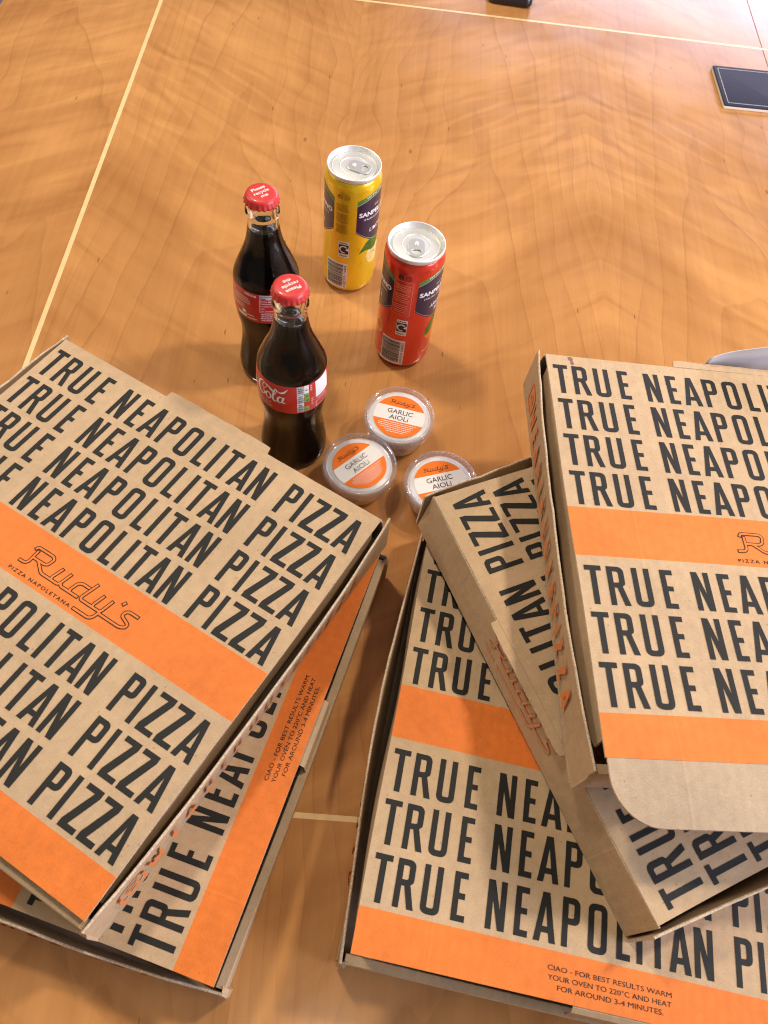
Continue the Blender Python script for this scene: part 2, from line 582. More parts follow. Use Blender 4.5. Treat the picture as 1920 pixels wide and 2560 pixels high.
def _glyphs():
    g = {}
    g['T'] = (12.2, [[(4.0, 0), (8.2, 0), (8.2, 27), (12.2, 27), (12.2, 31), (0, 31), (0, 27), (4.0, 27)]])
    bowl = lambda w: arc(w - 4.2, 26.8, 4.2, 90, 0) + arc(w - 4.2, 18.2, 4.2, 0, -90)
    bh = lambda w: [(4.1, 18), (4.1, 27)] + arc(w - 5.4, 25.7, 1.3, 90, 0) + arc(w - 5.4, 19.3, 1.3, 0, -90)
    g['P'] = (12.2, [[(0, 0), (0, 31)] + bowl(12.2) + [(4.1, 14), (4.1, 0)], bh(12.2)])
    g['R'] = (14.0, [[(0, 0), (0, 31)] + arc(8.2, 26.8, 4.2, 90, 0) + [(12.4, 18.6), (12.0, 16.6), (10.2, 15.1), (14.2, 0), (9.8, 0), (6.2, 14), (4.1, 14), (4.1, 0)], bh(12.4)])
    g['U'] = (13.0, [[(0, 31)] + arc(4.5, 4.5, 4.5, 180, 270) + arc(8.5, 4.5, 4.5, 270, 360) + [(13, 31), (8.9, 31)] + arc(7.7, 5.3, 1.2, 0, -90) + arc(5.3, 5.3, 1.2, 270, 180) + [(4.1, 31)]])
    g['E'] = (9.3, [[(0, 0), (9.3, 0), (9.3, 4), (4.1, 4), (4.1, 13.8), (8.3, 13.8), (8.3, 17.7), (4.1, 17.7), (4.1, 27), (9.3, 27), (9.3, 31), (0, 31)]])
    g['N'] = (13.0, [[(0, 0), (0, 31), (4.6, 31), (9.0, 13), (9.0, 31), (13, 31), (13, 0), (8.4, 0), (4.0, 18), (4.0, 0)]])
    g['A'] = (15.2, [[(0, 0), (5.2, 31), (10.0, 31), (15.2, 0), (10.9, 0), (10.0, 5.7), (5.2, 5.7), (4.3, 0)], [(5.8, 9.6), (9.4, 9.6), (7.6, 22.5)]])
    g['O'] = (13.2, [arc(4.5, 4.5, 4.5, 180, 270) + arc(8.7, 4.5, 4.5, 270, 360) + arc(8.7, 26.5, 4.5, 0, 90) + arc(4.5, 26.5, 4.5, 90, 180),
                     arc(5.4, 5.4, 1.3, 180, 270) + arc(7.8, 5.4, 1.3, 270, 360) + arc(7.8, 25.6, 1.3, 0, 90) + arc(5.4, 25.6, 1.3, 90, 180)])
    g['D'] = (13.2, [[(0, 0)] + arc(8.7, 4.5, 4.5, 270, 360) + arc(8.7, 26.5, 4.5, 0, 90) + [(0, 31)],
                     [(4.1, 4.1)] + arc(7.8, 5.4, 1.3, 270, 360) + arc(7.8, 25.6, 1.3, 0, 90) + [(4.1, 27)]])
    g['L'] = (9.4, [[(0, 0), (9.4, 0), (9.4, 4), (4.1, 4), (4.1, 31), (0, 31)]])
    g['I'] = (4.1, [[(0, 0), (4.1, 0), (4.1, 31), (0, 31)]])
    g['Z'] = (13.2, [[(0, 0), (13.0, 0), (13.0, 4), (5.4, 4), (12.8, 26.2), (12.8, 31), (0.2, 31), (0.2, 27), (7.7, 27), (0, 4.9)]])
    g['W'] = (19.0, [[(0, 31), (3.6, 0), (8.0, 0), (9.5, 14), (11.0, 0), (15.4, 0), (19, 31), (14.9, 31), (13.1, 11), (11.3, 24), (7.7, 24), (5.9, 11), (4.1, 31)]])
    g['Y'] = (13.2, [[(0, 31), (4.5, 11.5), (4.5, 0), (8.7, 0), (8.7, 11.5), (13.2, 31), (8.9, 31), (6.6, 19), (4.3, 31)]])
    g['S'] = (12.5, [[(0, 10), (0, 4.5)] + arc(4.5, 4.5, 4.5, 180, 270) + arc(8, 4.5, 4.5, 270, 360) + [(12.5, 13), (4.1, 20.5), (4.1, 25.7), (5.3, 27), (7.2, 27), (8.4, 25.7), (8.4, 21), (12.5, 21)] + arc(8, 26.5, 4.5, 0, 90) + arc(4.5, 26.5, 4.5, 90, 180) + [(0, 18), (8.4, 10.5), (8.4, 5.3), (7.2, 4), (5.3, 4), (4.1, 5.3), (4.1, 10)]])
    return {k: (wd, fill_contours(c)) for k, (wd, c) in g.items()}


GL = _glyphs()
ROW = [('T', 4.7), ('R', 20.7), ('U', 39.0), ('E', 59.9), ('N', 83.3), ('E', 102.6), ('A', 115.9), ('P', 135.0), ('O', 152.9), ('L', 172.6), ('I', 186.4),
       ('T', 194.9), ('A', 208.9), ('N', 226.4), ('P', 254.8), ('I', 271.3), ('Z', 279.8), ('Z', 295.3), ('A', 310.6)]
TOPS = [11.3, 48.4, 84.8, 120.6, 202.6, 238.8, 275.0]
BOTS = [42.3, 79.2, 115.0, 151.1, 232.9, 269.0, 305.3]
O1, O2, O3 = 153.4, 194.6, 308.9
WB, DB = 332.0, 337.0
ROWV, ROWF = [], []
for ch, x0 in ROW:
    V, F = GL[ch][1]
    k = len(ROWV)
    ROWV += [(x + x0, y / 31.0) for x, y in V]
    ROWF += [[k + i for i in f] for f in F]

# script logo: centre lines in mm, x along the band, y up from the baseline
LOGO = [
    (rounded([(0.6, 1.5), (6.0, 1.5), (8.3, 3.6), (8.3, 15.0)], 2.5), 0),
    (rounded([(5.0, 13.6), (6.2, 16.8), (21.0, 16.8), (23.2, 14.8), (22.0, 9.6), (19.5, 8.2), (8.4, 8.2)], 2.2), 0),
    (rounded([(11.5, 8.2), (13.8, 8.2), (22.5, 1.6), (33.0, 1.6), (38.6, 1.6), (40.0, 3.2), (42.2, 13.6)], 2.0), 0),
    (rounded([(34.2, 13.6), (31.4, 3.6), (32.4, 1.6)], 1.5), 0),
    (rounded([(40.4, 4.0), (41.4, 1.6), (58.5, 1.6)], 1.5), 0),
    (rounded([(61.6, 11.8), (53.5, 11.8), (50.8, 9.8), (49.2, 3.0), (50.4, 1.6)], 2.0), 0),
    (rounded([(64.2, 18.0), (60.2, 3.4), (61.2, 1.6), (78.6, 1.6), (79.8, 3.0), (82.0, 13.6)], 1.6), 0),
    (rounded([(74.0, 13.6), (71.4, 3.4), (72.2, 1.6)], 1.5), 0),
    (rounded([(79.6, 2.4), (77.8, -4.2), (75.2, -6.4), (60.4, -6.4)], 2.2), 0),
    (rounded([(79.2, 0.2), (98.6, 0.2), (102.4, 2.4), (102.4, 5.0), (94.6, 8.0), (94.4, 11.0), (97.0, 13.2), (106.0, 13.2)], 2.4), 0),
    ([(90.6, 18.0), (88.8, 14.4)], 0),
]

# ------------------------------------------------------------------ pizza boxes


def frame(o, X, Y):
    X = Vector(X).normalized()
    Yd = Vector(Y)
    Yd = (Yd - X * X.dot(Yd)).normalized()
    N = Yd.cross(X)
    B = -Yd
    return Matrix(((X.x, B.x, N.x, o[0]), (X.y, B.y, N.y, o[1]), (X.z, B.z, N.z, o[2]), (0, 0, 0, 1)))


def wall_mesh(p0, p1, h0, h1, th, out, bulge, seed, nseg=26, rag=0.0006, lean=0.0, droop=0.0):
    """card wall from p0 to p1 (2D, outer face), height h0..h1, wavy torn top edge"""
    r = random.Random(seed)
    ph = [r.uniform(0, 6.28) for _ in range(4)]
    mb = MB()
    d = (Vector(p1) - Vector(p0))
    n2 = Vector(out).normalized()
    V, F, Mi = [], [], []
    for i in range(nseg + 1):
        t = i / nseg
        wob = math.sin(PI * t) * bulge * (1.0 + 0.18 * math.sin(6 * t + ph[0]))
        top = h1 + rag * (math.sin(37 * t + ph[1]) + 0.7 * math.sin(91 * t + ph[2]) + r.uniform(-1, 1) * 0.7) - droop * math.sin(PI * t)
        for lev, (zz, off) in enumerate(((h0, 0.0), (h0 + 0.6 * (h1 - h0), lean * 0.6), (top - 0.0008, lean), (top, lean - 0.0006))):
            q = Vector(p0) + d * t + n2 * (wob * ((zz - h0) / max(1e-6, h1 - h0)) + off)
            V.append((q.x, q.y, zz))
        for lev, (zz, off) in enumerate(((top, lean - th + 0.0006), (top - 0.0008, lean - th), (h0, -th))):
            q = Vector(p0) + d * t + n2 * (wob * ((zz - h0) / max(1e-6, h1 - h0)) + off)
            V.append((q.x, q.y, zz))
    L = 7
    for i in range(nseg):
        for k in range(L):
            a, b = i * L + k, i * L + (k + 1) % L
            F.append((a, b, b + L, a + L))
            Mi.append(1 if k in (2, 3, 4) else (2 if k == 5 else 0))
    F.append(tuple(range(L)))
    Mi.append(1)
    F.append(tuple(nseg * L + k for k in range(L))[::-1])
    Mi.append(1)
    mb.v, mb.f, mb.m = V, [list(f) for f in F], Mi
    me = mb.mesh('wall')
    bm = bmesh.new()
    bm.from_mesh(me)
    bmesh.ops.recalc_face_normals(bm, faces=bm.faces)
    bm.to_mesh(me)
    bm.free()
    return me


def lid_z(x, y, seed, amp=0.00035):
    return amp * (math.sin(x * 19 + seed) * math.cos(y * 15 + seed * 2.1) + 0.6 * math.sin((x + y) * 11 + seed))


def lid_mesh(seed, edge_wave=0.0012):
    """card lid with printed bands, in metres; x right, y = -distance from the hinge"""
    r = random.Random(seed)
    ph = [r.uniform(0, 6.28) for _ in range(4)]
    ys = sorted(set([0, DB, O1, O2, O3] + [DB * i / 24 for i in range(25)]))
    xs = [WB * i / 26 for i in range(27)]
    nx, ny = len(xs), len(ys)
    V, F, Mi = [], [], []
    for lay, zo in ((0, 0.0), (1, -0.0016)):
        for y in ys:
            for i, x in enumerate(xs):
                xx, yy = x, y
                if i == 0:
                    xx += 1000 * edge_wave * 0.5 * math.sin(y / 40 + ph[0]) * math.sin(PI * y / DB)
                if i == nx - 1:
                    xx += 1000 * edge_wave * 0.5 * math.sin(y / 47 + ph[1]) * math.sin(PI * y / DB)
                V.append((xx / 1000, -yy / 1000, lid_z(x / 1000, y / 1000, seed) + zo))
    N = nx * ny
    for j in range(ny - 1):
        ym = (ys[j] + ys[j + 1]) / 2
        mi = 1 if (O1 < ym < O2 or ym > O3) else 0
        for i in range(nx - 1):
            a = j * nx + i
            F.append((a, a + nx, a + nx + 1, a + 1))
            Mi.append(mi)
            F.append((N + a, N + a + 1, N + a + nx + 1, N + a + nx))
            Mi.append(2)
    ring = [i for i in range(nx)] + [j * nx + nx - 1 for j in range(1, ny)] + [(ny - 1) * nx + i for i in range(nx - 2, -1, -1)] + [j * nx for j in range(ny - 2, 0, -1)]
    for a, b in zip(ring, ring[1:] + ring[:1]):
        F.append((a, b, N + b, N + a))
        Mi.append(3)
    mb = MB()
    mb.v, mb.f, mb.m = V, [list(f) for f in F], Mi
    me = mb.mesh('lid')
    bm = bmesh.new()
    bm.from_mesh(me)
    bmesh.ops.recalc_face_normals(bm, faces=bm.faces)
    bm.to_mesh(me)
    bm.free()
    return me


def flat_part(name, shapes, mat, parent, place):
    """shapes in mm -> one mesh; place(x, y, layer) gives metres"""
    mb = MB()
    for i, (V, F) in enumerate(shapes):
        mb.add([place(x, y, i) for x, y in V], F)
    return obj(name, mb.mesh(name), mat, parent)


def pizza_box(fr, label, seed, base_fr=None, H=0.046, flap=False, tongue=True, logo_back=False, front_h=0.037, hinge_flush=True):
    """fr: lid frame (origin at the lid's back left corner); base_fr: frame of the tray, same origin convention"""
    bf = (base_fr or fr) @ Matrix.Translation((0, 0, -H))
    root = empty('pizza_box', label, 'pizza box', bf, 'pizza boxes in two stacks')
    bi = bf.inverted()
    x0, x1, y0, y1 = -0.0065, WB / 1000 + 0.0065, 0.0055, -(DB / 1000 + 0.0055)
    cardm = [KRAFT, EDGE, KRAFT_IN]
    mb = MB()
    box_mb(mb, x0 + 0.002, x1 - 0.002, y1 + 0.002, y0 - 0.002, 0.0, 0.002)
    obj('base', mb.mesh('base'), KRAFT_IN, root)
    hs = H - 0.0015
    BUL = 0.0075
    sl = obj('side_wall', wall_mesh((x0 + 0.003, y1), (x0 + 0.001, y0), 0.0, hs, 0.0018, (-1, 0), BUL, seed + 1, rag=0.0007), cardm, root)
    sr = obj('side_wall', wall_mesh((x1 - 0.001, y0), (x1 - 0.003, y1), 0.0, hs, 0.0018, (1, 0), BUL, seed + 2, rag=0.0007), cardm, root)
    obj('front_wall', wall_mesh((x1 - 0.0065, y1 + 0.0005), (x0 + 0.0065, y1 + 0.0005), 0.0, front_h, 0.0068, (0, -1), 0.0012, seed + 3, rag=0.0002, lean=0.0005), [KRAFT, KRAFT, KRAFT_IN], root)
    bw = obj('back_wall', wall_mesh((x0 + 0.005, y0), (x1 - 0.005, y0), 0.0, H - 0.001, 0.0016, (0, 1), 0.0012, seed + 4, rag=0.0002, lean=-0.0055), cardm, root)
    # folded corner gussets that poke past the front wall
    for s in (-1, 1):
        mb = MB()
        ex = x0 if s < 0 else x1
        q = [(ex - s * 0.0035, y1 + 0.001), (ex - s * 0.0085, y1 + 0.0020), (ex - s * 0.0075, y1 - 0.0026), (ex - s * 0.0022, y1 - 0.0020)]
        top = front_h + 0.001
        V = [(p[0], p[1], 0.004) for p in q] + [(p[0], p[1], top - (0.006 if i > 1 else 0)) for i, p in enumerate(q)]
        mb.add(V, [(0, 1, 2, 3), (4, 5, 6, 7), (0, 1, 5, 4), (1, 2, 6, 5), (2, 3, 7, 6), (3, 0, 4, 7)])
        obj('corner_gusset', mb.mesh('corner_gusset', merge=1e-6), KRAFT, root)
    # orange web handle on the outside of both side walls
    for wl, sgn in ((sl, -1), (sr, 1)):
        shapes = []
        x = 0.0
        k = 23.0 / 31.0
        word = 'WEARERUDYSPIZZA'
        tot = sum(GL[c][0] * k + 4.2 for c in word)
        for c in word:
            shapes.append(xf(GL[c][1], 30 + x + 14.0 - 2, 9.0, k))
            x += (GL[c][0] * k + 4.2) * (258.0 / tot)
        shapes += [ribbon(rounded([(20, 10), (38, 10), (38, 31), (18, 31), (18, 10), (24, 10)], 5, 5), 2.6), disc2d(28, 20.5, 5.4, 20, 3.2), disc2d(34, 27, 1.2, 10)]

        def place(px, py, i, sgn=sgn):
            t = (px + 6) / 346.0
            tt = max(0.0, min(1.0, t))
            yy = (y1 + (y0 - y1) * tt) if sgn > 0 else (y0 + (y1 - y0) * tt)
            wob = math.sin(PI * tt) * BUL * (py / (hs * 1000)) * 1.19
            return ((x1 - 0.0010 + wob + 0.00015) if sgn > 0 else (x0 + 0.0010 - wob - 0.00015), yy, py / 1000)
        flat_part('lettering', shapes, RUST, wl, place)
    # lid
    lid = obj('lid', lid_mesh(seed), [KRAFT, ORANGE, KRAFT_IN, EDGE], root, bi @ fr)

    def on_lid(dz):
        return lambda x, y, i=0: (x / 1000, -y / 1000, lid_z(x / 1000, y / 1000, seed) + dz + 0.000004 * i)
    rows = []
    for tp, bt in zip(TOPS, BOTS):
        rows.append(([(x, bt - y * (bt - tp)) for x, y in ROWV], [f[::-1] for f in ROWF]))
    flat_part('lettering', rows[:4], INK, lid, on_lid(0.00022))
    flat_part('lettering', rows[4:], INK, lid, on_lid(0.00022))
    flip = lambda sh, X, Y0: ([(X + x, Y0 - y) for x, y in sh[0]], [list(f)[::-1] for f in sh[1]])
    flat_part('logo', [flip(ribbon(p, 3.0), 124.3, 183.5) for p, _ in LOGO], INK, lid, on_lid(0.00018))
    flat_part('logo_infill', [flip(ribbon([Vector(p[0]) .lerp(Vector(p[1]), 0.0)[:2]] + [tuple(q) for q in p[1:]], 1.55), 124.3, 183.5) for p, _ in
                              [([tuple(Vector(p[0]) + (Vector(p[1]) - Vector(p[0])).normalized() * 0.7)] + list(p[1:-1]) + [tuple(Vector(p[-1]) - (Vector(p[-1]) - Vector(p[-2])).normalized() * 0.7)], 0) for p, _ in LOGO]],
              ORANGE, lid, on_lid(0.00030))
    small = [flip(fit_text('PIZZA NAPOLETANA', 59.0, 2.9, 1.35, 0.012), 123.4, 191.4)]
    for s, xa, xb, yb in (('CIAO - FOR BEST RESULTS WARM', 127.2, 210.0, 320.3), ('YOUR OVEN TO 220°C AND HEAT', 127.6, 209.8, 325.7), ('FOR AROUND 3-4 MINUTES.', 134.2, 204.4, 331.0)):
        small.append(flip(fit_text(s, xb - xa, 3.1), xa, yb))
    flat_part('small_print', small[:1], INK, lid, on_lid(0.00020))
    flat_part('small_print', small[1:], INK, lid, on_lid(0.00020))
    # tab that stands out past the hinge crease
    r = random.Random(seed + 9)
    n = 18
    V, F = [], []
    for i in range(n + 1):
        x = 113.2 + (219.6 - 113.2) * i / n
        e = 7.2 + r.uniform(-0.4, 0.4) - (0.8 if i in (0, n) else 0)
        xo = x + (1.2 if i == 0 else -1.2 if i == n else 0)
        V += [(x / 1000, 0.0002, -0.0001), (xo / 1000, e / 1000, 0.0002), (xo / 1000, e / 1000, -0.0014), (x / 1000, 0.0002, -0.0016)]
    for i in range(n):
        for k in range(4):
            a, b = i * 4 + k, i * 4 + (k + 1) % 4
            F.append((a, a + 4, b + 4, b))
    F += [(0, 1, 2, 3), (n * 4 + 3, n * 4 + 2, n * 4 + 1, n * 4)]
    mb = MB()
    mb.add(V, F)
    for q in range(len(mb.f)):
        mb.m[q] = 1 if (q < 4 * n and q % 4 == 1) else 0
    tb = mb.mesh('hinge_tab', merge=1e-7)
    obj('hinge_tab', tb, [KRAFT, EDGE], lid)
    # dust flaps that hang from the lid inside the side walls
    for s in (0, 1):
        mb = MB()
        V, F = [], []
        m_ = 20
        for i in range(m_ + 1):
            y = -(0.012 + (DB / 1000 - 0.024) * i / m_)
            xe = 0.0009 if s == 0 else WB / 1000 - 0.0009
            dpt = -0.030 + (0.010 if i in (0, m_) else 0)
            o_ = (-1 if s == 0 else 1) * 0.0012 * math.sin(i * 0.55)
            for (dx, z) in ((0, -0.0016), (o_, dpt), (o_ + (0.0015 if s == 0 else -0.0015), dpt), ((0.0015 if s == 0 else -0.0015), -0.0016)):
                V.append((xe + dx, y, z))
        for i in range(m_):
            for k in range(4):
                a, b = i * 4 + k, i * 4 + (k + 1) % 4
                F.append((a, b, b + 4, a + 4))
        F += [(3, 2, 1, 0), (m_ * 4, m_ * 4 + 1, m_ * 4 + 2, m_ * 4 + 3)]
        mb.add(V, F)
        obj('side_flap', mb.mesh('side_flap', merge=1e-7), KRAFT, lid)
    if flap:
        stain = [(19.0, 1.5), (21.5, 1.0), (23.4, 2.4), (22.8, 5.6), (24.0, 8.2), (22.4, 10.4), (20.6, 8.6), (21.0, 5.6), (19.2, 4.4)]
        flat_part('sauce_stain', [(stain[::-1], [list(range(len(stain)))])], plain('dried_sauce', (0.20, 0.085, 0.06), 0.6), lid, on_lid(0.00017))
        # tucking flap left outside, rounded corners, bending slightly down
        R_ = 30.0
        cont = [(1.0, 0.0)] + [(1.0 + R_ - R_ * math.cos(a), 9.5 + R_ * math.sin(a)) for a in [i * PI / 2 / 10 for i in range(11)]]
        cont += [(WB - x, y) for x, y in cont[::-1]]
        cols_ = []
        for i in range(41):
            x = 1.0 + (WB - 2.0) * i / 40
            xx = min(x - 1.0, WB - 1.0 - x)
            dd = 39.5 if xx > R_ else 9.5 + math.sqrt(max(0.0, R_ * R_ - (R_ - xx) ** 2))
            cols_.append((x, dd))
        xs2 = sorted(set([1.0 + R_ * (1 - math.cos(a * PI / 24)) for a in range(13)] + [1.0 + R_ + (WB - 2 - 2 * R_) * i / 20 for i in range(21)] + [WB - 1.0 - R_ * (1 - math.cos(a * PI / 24)) for a in range(13)]))
        cols_ = []
        for x in xs2:
            xx = min(x - 1.0, WB - 1.0 - x)
            cols_.append((x, 39.5 if xx > R_ else 9.5 + math.sqrt(max(0.0, R_ * R_ - (R_ - xx) ** 2))))
        V, F, Mi = [], [], []
        K = 6
        for lay in (0, 1):
            for (x, dd) in cols_:
                for k in range(K + 1):
                    y = dd * k / K
                    V.append((x / 1000, -(DB + 0.15 + y) / 1000, 0.0 - 0.0000 * y - 0.0000022 * y * y + 0.0004 * math.sin(x / 30) * y / 40 - 0.0016 * lay))
        nC = len(cols_)
        st = nC * (K + 1)
        for i in range(nC - 1):
            for k in range(K):
                a = i * (K + 1) + k
                F += [(a, a + 1, a + K + 2, a + K + 1), (st + a, st + a + K + 1, st + a + K + 2, st + a + 1)]
                Mi += [0, 0]
            a = i * (K + 1) + K
            F.append((a, st + a, st + a + K + 1, a + K + 1))
            Mi.append(1)
        for i in (0, nC - 1):
            for k in range(K):
                a = i * (K + 1) + k
                F.append((a, st + a, st + a + 1, a + 1))
                Mi.append(1)
        mb = MB()
        mb.v, mb.f, mb.m = V, [list(f) for f in F], Mi
        me = mb.mesh('front_flap')
        bm = bmesh.new()
        bm.from_mesh(me)
        bmesh.ops.recalc_face_normals(bm, faces=bm.faces)
        bm.to_mesh(me)
        bm.free()
        obj('front_flap', me, [KRAFT_IN, EDGE], lid)
    elif tongue:
        # locking tab that bridges the lid edge and the front wall
        mb = MB()
        a_, b_ = 145.5 / 1000, 197.0 / 1000
        ya, yb = -(DB - 2.0) / 1000, -(DB + 3.8) / 1000
        V = []
        for x in (a_, b_):
            V += [(x, ya, -0.0016), (x, ya, -0.0030), (x, -(DB + 0.8) / 1000, -0.0016), (x, -(DB + 0.8) / 1000, -0.0032), (x, yb, -0.0045), (x, yb, -0.0062), (x, yb - 0.0008, -0.018), (x, yb + 0.0008, -0.018)]
        idx = [0, 2, 4, 6, 7, 5, 3, 1]
        F = []
        for i in range(8):
            p, q = idx[i], idx[(i + 1) % 8]
            F.append((p, q, q + 8, p + 8))
        F += [(0, 2, 3, 1), (2, 4, 5, 3), (4, 6, 7, 5), (8, 9, 11, 10), (10, 11, 13, 12), (12, 13, 15, 14)]
        mb.add(V, F)
        obj('locking_tab', mb.mesh('locking_tab', merge=1e-7), KRAFT, lid)
    # printed on the outside of the back wall
    sh = [([(x * 0.90, y * 0.90) for x, y in ribbon(p, 3.0)[0]], ribbon(p, 3.0)[1]) for p, _ in LOGO]
    shi = [([(x * 0.90, y * 0.90) for x, y in ribbon(p, 1.6)[0]], ribbon(p, 1.6)[1]) for p, _ in LOGO]

    def on_back(dz):
        def f(px, py, i=0):
            X = (214.0 - px) / 1000
            Z = (20.0 + py) / 1000
            t = (X - x0) / (x1 - x0)
            lean = -0.0055 * Z / H
            wob = math.sin(PI * t) * 0.0012 * 1.2 * (Z / H) + 0.0002
            return (X, y0 + lean + wob + dz + 0.000004 * i, Z)
        return f
    flat_part('logo', sh, RUST, bw, on_back(0.0003))
    flat_part('logo_infill', shi, KRAFT, bw, on_back(0.0005))
    flat_part('small_print', [fit_text('PIZZA NAPOLETANA', 54.0, 2.7, 1.35, 0.012)], RUST, bw, lambda x, y, i=0: on_back(0.0003)(x, y - 8.2, i))
    return root


FA = frame((-0.305571, 0.44194, 0.087971), (0.917278, -0.397586, 0.022925), (-0.397994, -0.917226, 0.017231))
FB = frame((-0.387024, 0.035956, 0.044202), (0.175428, 0.98392, -0.03357), (0.98369, -0.173807, 0.046324))
FC = frame((0.111794, 0.465349, 0.147136), (0.989688, 0.134217, -0.050039), (0.137029, -0.988881, 0.057773))
FD = frame((0.211832, 0.050244, 0.105709), (-0.524696, 0.851285, -0.002871), (0.850129, 0.523801, -0.053978))
FE = frame((0.042025, 0.343602, 0.048112), (0.997527, -0.051872, -0.04743), (-0.048022, -0.995718, 0.078985))


def flat_frame(f, H):
    X = f.to_3x3() @ Vector((1, 0, 0))
    a = math.atan2(X.y, X.x)
    return Matrix.Translation((f.translation.x, f.translation.y, H)) @ Matrix.Rotation(a, 4, 'Z')


pizza_box(FE, 'kraft pizza box flat on the table at the bottom of the right-hand stack', 5, base_fr=flat_frame(FE, 0.0455), H=0.045, front_h=0.037)
pizza_box(FD, 'middle kraft pizza box of the right-hand stack, hinge side turned to the left', 4, H=0.0445)
pizza_box(FC, 'topmost kraft pizza box of the right-hand stack, front flap sticking out', 3, base_fr=FC @ Matrix.Rotation(0.030, 4, 'X'), H=0.047, flap=True)
pizza_box(FB, 'kraft pizza box flat on the table underneath another one in the left-hand stack', 2, base_fr=flat_frame(FB, 0.0445), H=0.044, front_h=0.037)
pizza_box(FA, 'kraft pizza box lying askew on top of the left-hand stack, nearest the bottles', 1, H=0.0455)

# ------------------------------------------------------------------ bottles
KN = [(0, 27.0), (1.5, 29.6), (5, 31.0), (15, 31.2), (30, 29.2), (45, 27.2), (57, 26.7), (68, 27.7), (78, 29.3), (87, 30.3), (98, 30.75), (108, 30.7), (118, 30.2), (124, 29.6), (130, 28.5),
      (142, 23.9), (155, 18.6), (165, 15.7), (175, 14.0), (183, 13.2), (187, 13.1)]
BPROF = catmull([(z / 1000, r / 1000) for z, r in KN], 4)


def brad(z):
    for (a, ra), (b, rb) in zip(BPROF[:-1], BPROF[1:]):
        if a <= z <= b:
            return ra + (rb - ra) * (z - a) / max(1e-9, b - a)
    return BPROF[-1][1]


def flute(a, z):
    k = 0.0
    if 0.010 < z < 0.086:
        k = math.sin(PI * (z - 0.010) / 0.076)
    elif 0.128 < z < 0.172:
        k = math.sin(PI * (z - 0.128) / 0.044) * 0.8
    return 1.0 - 0.013 * k * (1 - abs(math.sin(a * 5)))


def glass_mat():
    t = NT('clear_bottle_glass')
    t.set(**{'Base Color': (0.93, 0.97, 0.95), 'Roughness': 0.01, 'IOR': 1.38, 'Transmission Weight': 1.0})
    return t.m


GLASS = glass_mat()


COLA = plain('dark_cola', (0.010, 0.0035, 0.0016), 0.35, Specular_IOR_Level=0.1)
COLATOP = plain('cola_surface', (0.022, 0.016, 0.012), 0.15, Specular_IOR_Level=0.8)
RED = plain('red_label_print', (0.52, 0.018, 0.014), 0.32, Coat_Weight=0.4)
CAP_RED = plain('red_lacquered_tin', (0.56, 0.030, 0.026), 0.45, Coat_Weight=0.25, Coat_Roughness=0.06)
WHITE = plain('white_print', (0.82, 0.82, 0.80), 0.45)
SILVERGREY = plain('silver_print', (0.55, 0.55, 0.55), 0.45)
GREENP = plain('green_print', (0.22, 0.46, 0.10), 0.5)
BLACKP = plain('black_print', (0.015, 0.015, 0.016), 0.45)


def wrap(rf, off, a0):
    """flat (x = arc mm on radius of 30.5, y = height mm) -> bottle surface"""
    def f(x, y, i=0):
        a = math.radians(a0) + x / 30.5
        r = rf(y / 1000) + off + 0.000012 * i
        return (r * math.cos(a), r * math.sin(a), y / 1000)
    return f


def script_cola():
    """hand-drawn script, mm, origin at the left foot of the C"""
    S = []
    def st(pts, ws, sub=5):
        p = catmull(pts, sub)
        wl = catmull([(w,) for w in ws], sub)
        S.append(ribbon(p, [max(0.15, w[0]) for w in wl]))
    st([(9.6, 12.2), (8.2, 10.6), (6.6, 12.4), (7.0, 16.2), (9.6, 17.8), (11.4, 15.4), (9.6, 12.2)], [0.5, 0.8, 1.0, 0.9, 0.8, 0.6, 0.4])
    st([(9.2, 18.2), (5.6, 18.6), (2.0, 15.0), (0.8, 9.0), (2.4, 4.0), (5.6, 2.2), (8.6, 4.2), (8.8, 7.0), (7.2, 7.6), (6.4, 6.2)], [0.5, 1.2, 2.2, 2.6, 2.3, 1.5, 1.1, 1.2, 1.0, 0.5])
    st([(9.2, 17.9), (13.0, 17.2), (17.0, 14.4), (19.6, 13.6)], [0.5, 1.5, 2.3, 0.6])
    st([(12.6, 9.6), (10.6, 6.6), (11.4, 2.8), (13.8, 1.8), (15.8, 4.6), (15.0, 8.6), (12.6, 9.6)], [1.2, 1.9, 1.6, 0.8, 1.6, 1.3, 1.2])
    st([(15.2, 7.6), (17.4, 7.4), (20.2, 11.4), (21.6, 16.0), (20.6, 17.6), (19.2, 14.0), (18.0, 7.0), (18.6, 2.6), (20.4, 2.0), (21.8, 3.6)], [0.4, 0.5, 0.7, 0.8, 1.0, 1.6, 1.9, 1.8, 1.0, 0.5])
    st([(21.0, 17.6), (24.0, 14.8), (27.6, 15.6), (31.4, 20.2)], [0.5, 1.3, 2.0, 0.4])
    st([(27.0, 8.6), (24.6, 9.4), (22.6, 6.4), (23.0, 2.8), (25.0, 2.0), (27.0, 5.0)], [1.0, 1.4, 1.9, 1.5, 0.8, 1.0])
    st([(28.2, 9.6), (26.8, 4.6), (27.6, 2.2), (29.6, 3.2)], [1.6, 1.7, 1.2, 0.4])
    # end of the first word, running off round the bottle
    st([(-6.8, 11.4), (-8.8, 9.0), (-8.4, 5.4), (-6.6, 5.0), (-5.2, 8.2)], [1.0, 1.6, 1.4, 0.8, 1.0])
    st([(-4.4, 11.4), (-5.4, 6.6), (-4.4, 5.0), (-3.0, 6.4)], [1.4, 1.5, 1.0, 0.4])
    st([(-2.6, 8.6), (-0.8, 8.8)], [0.9, 0.9])
    return S


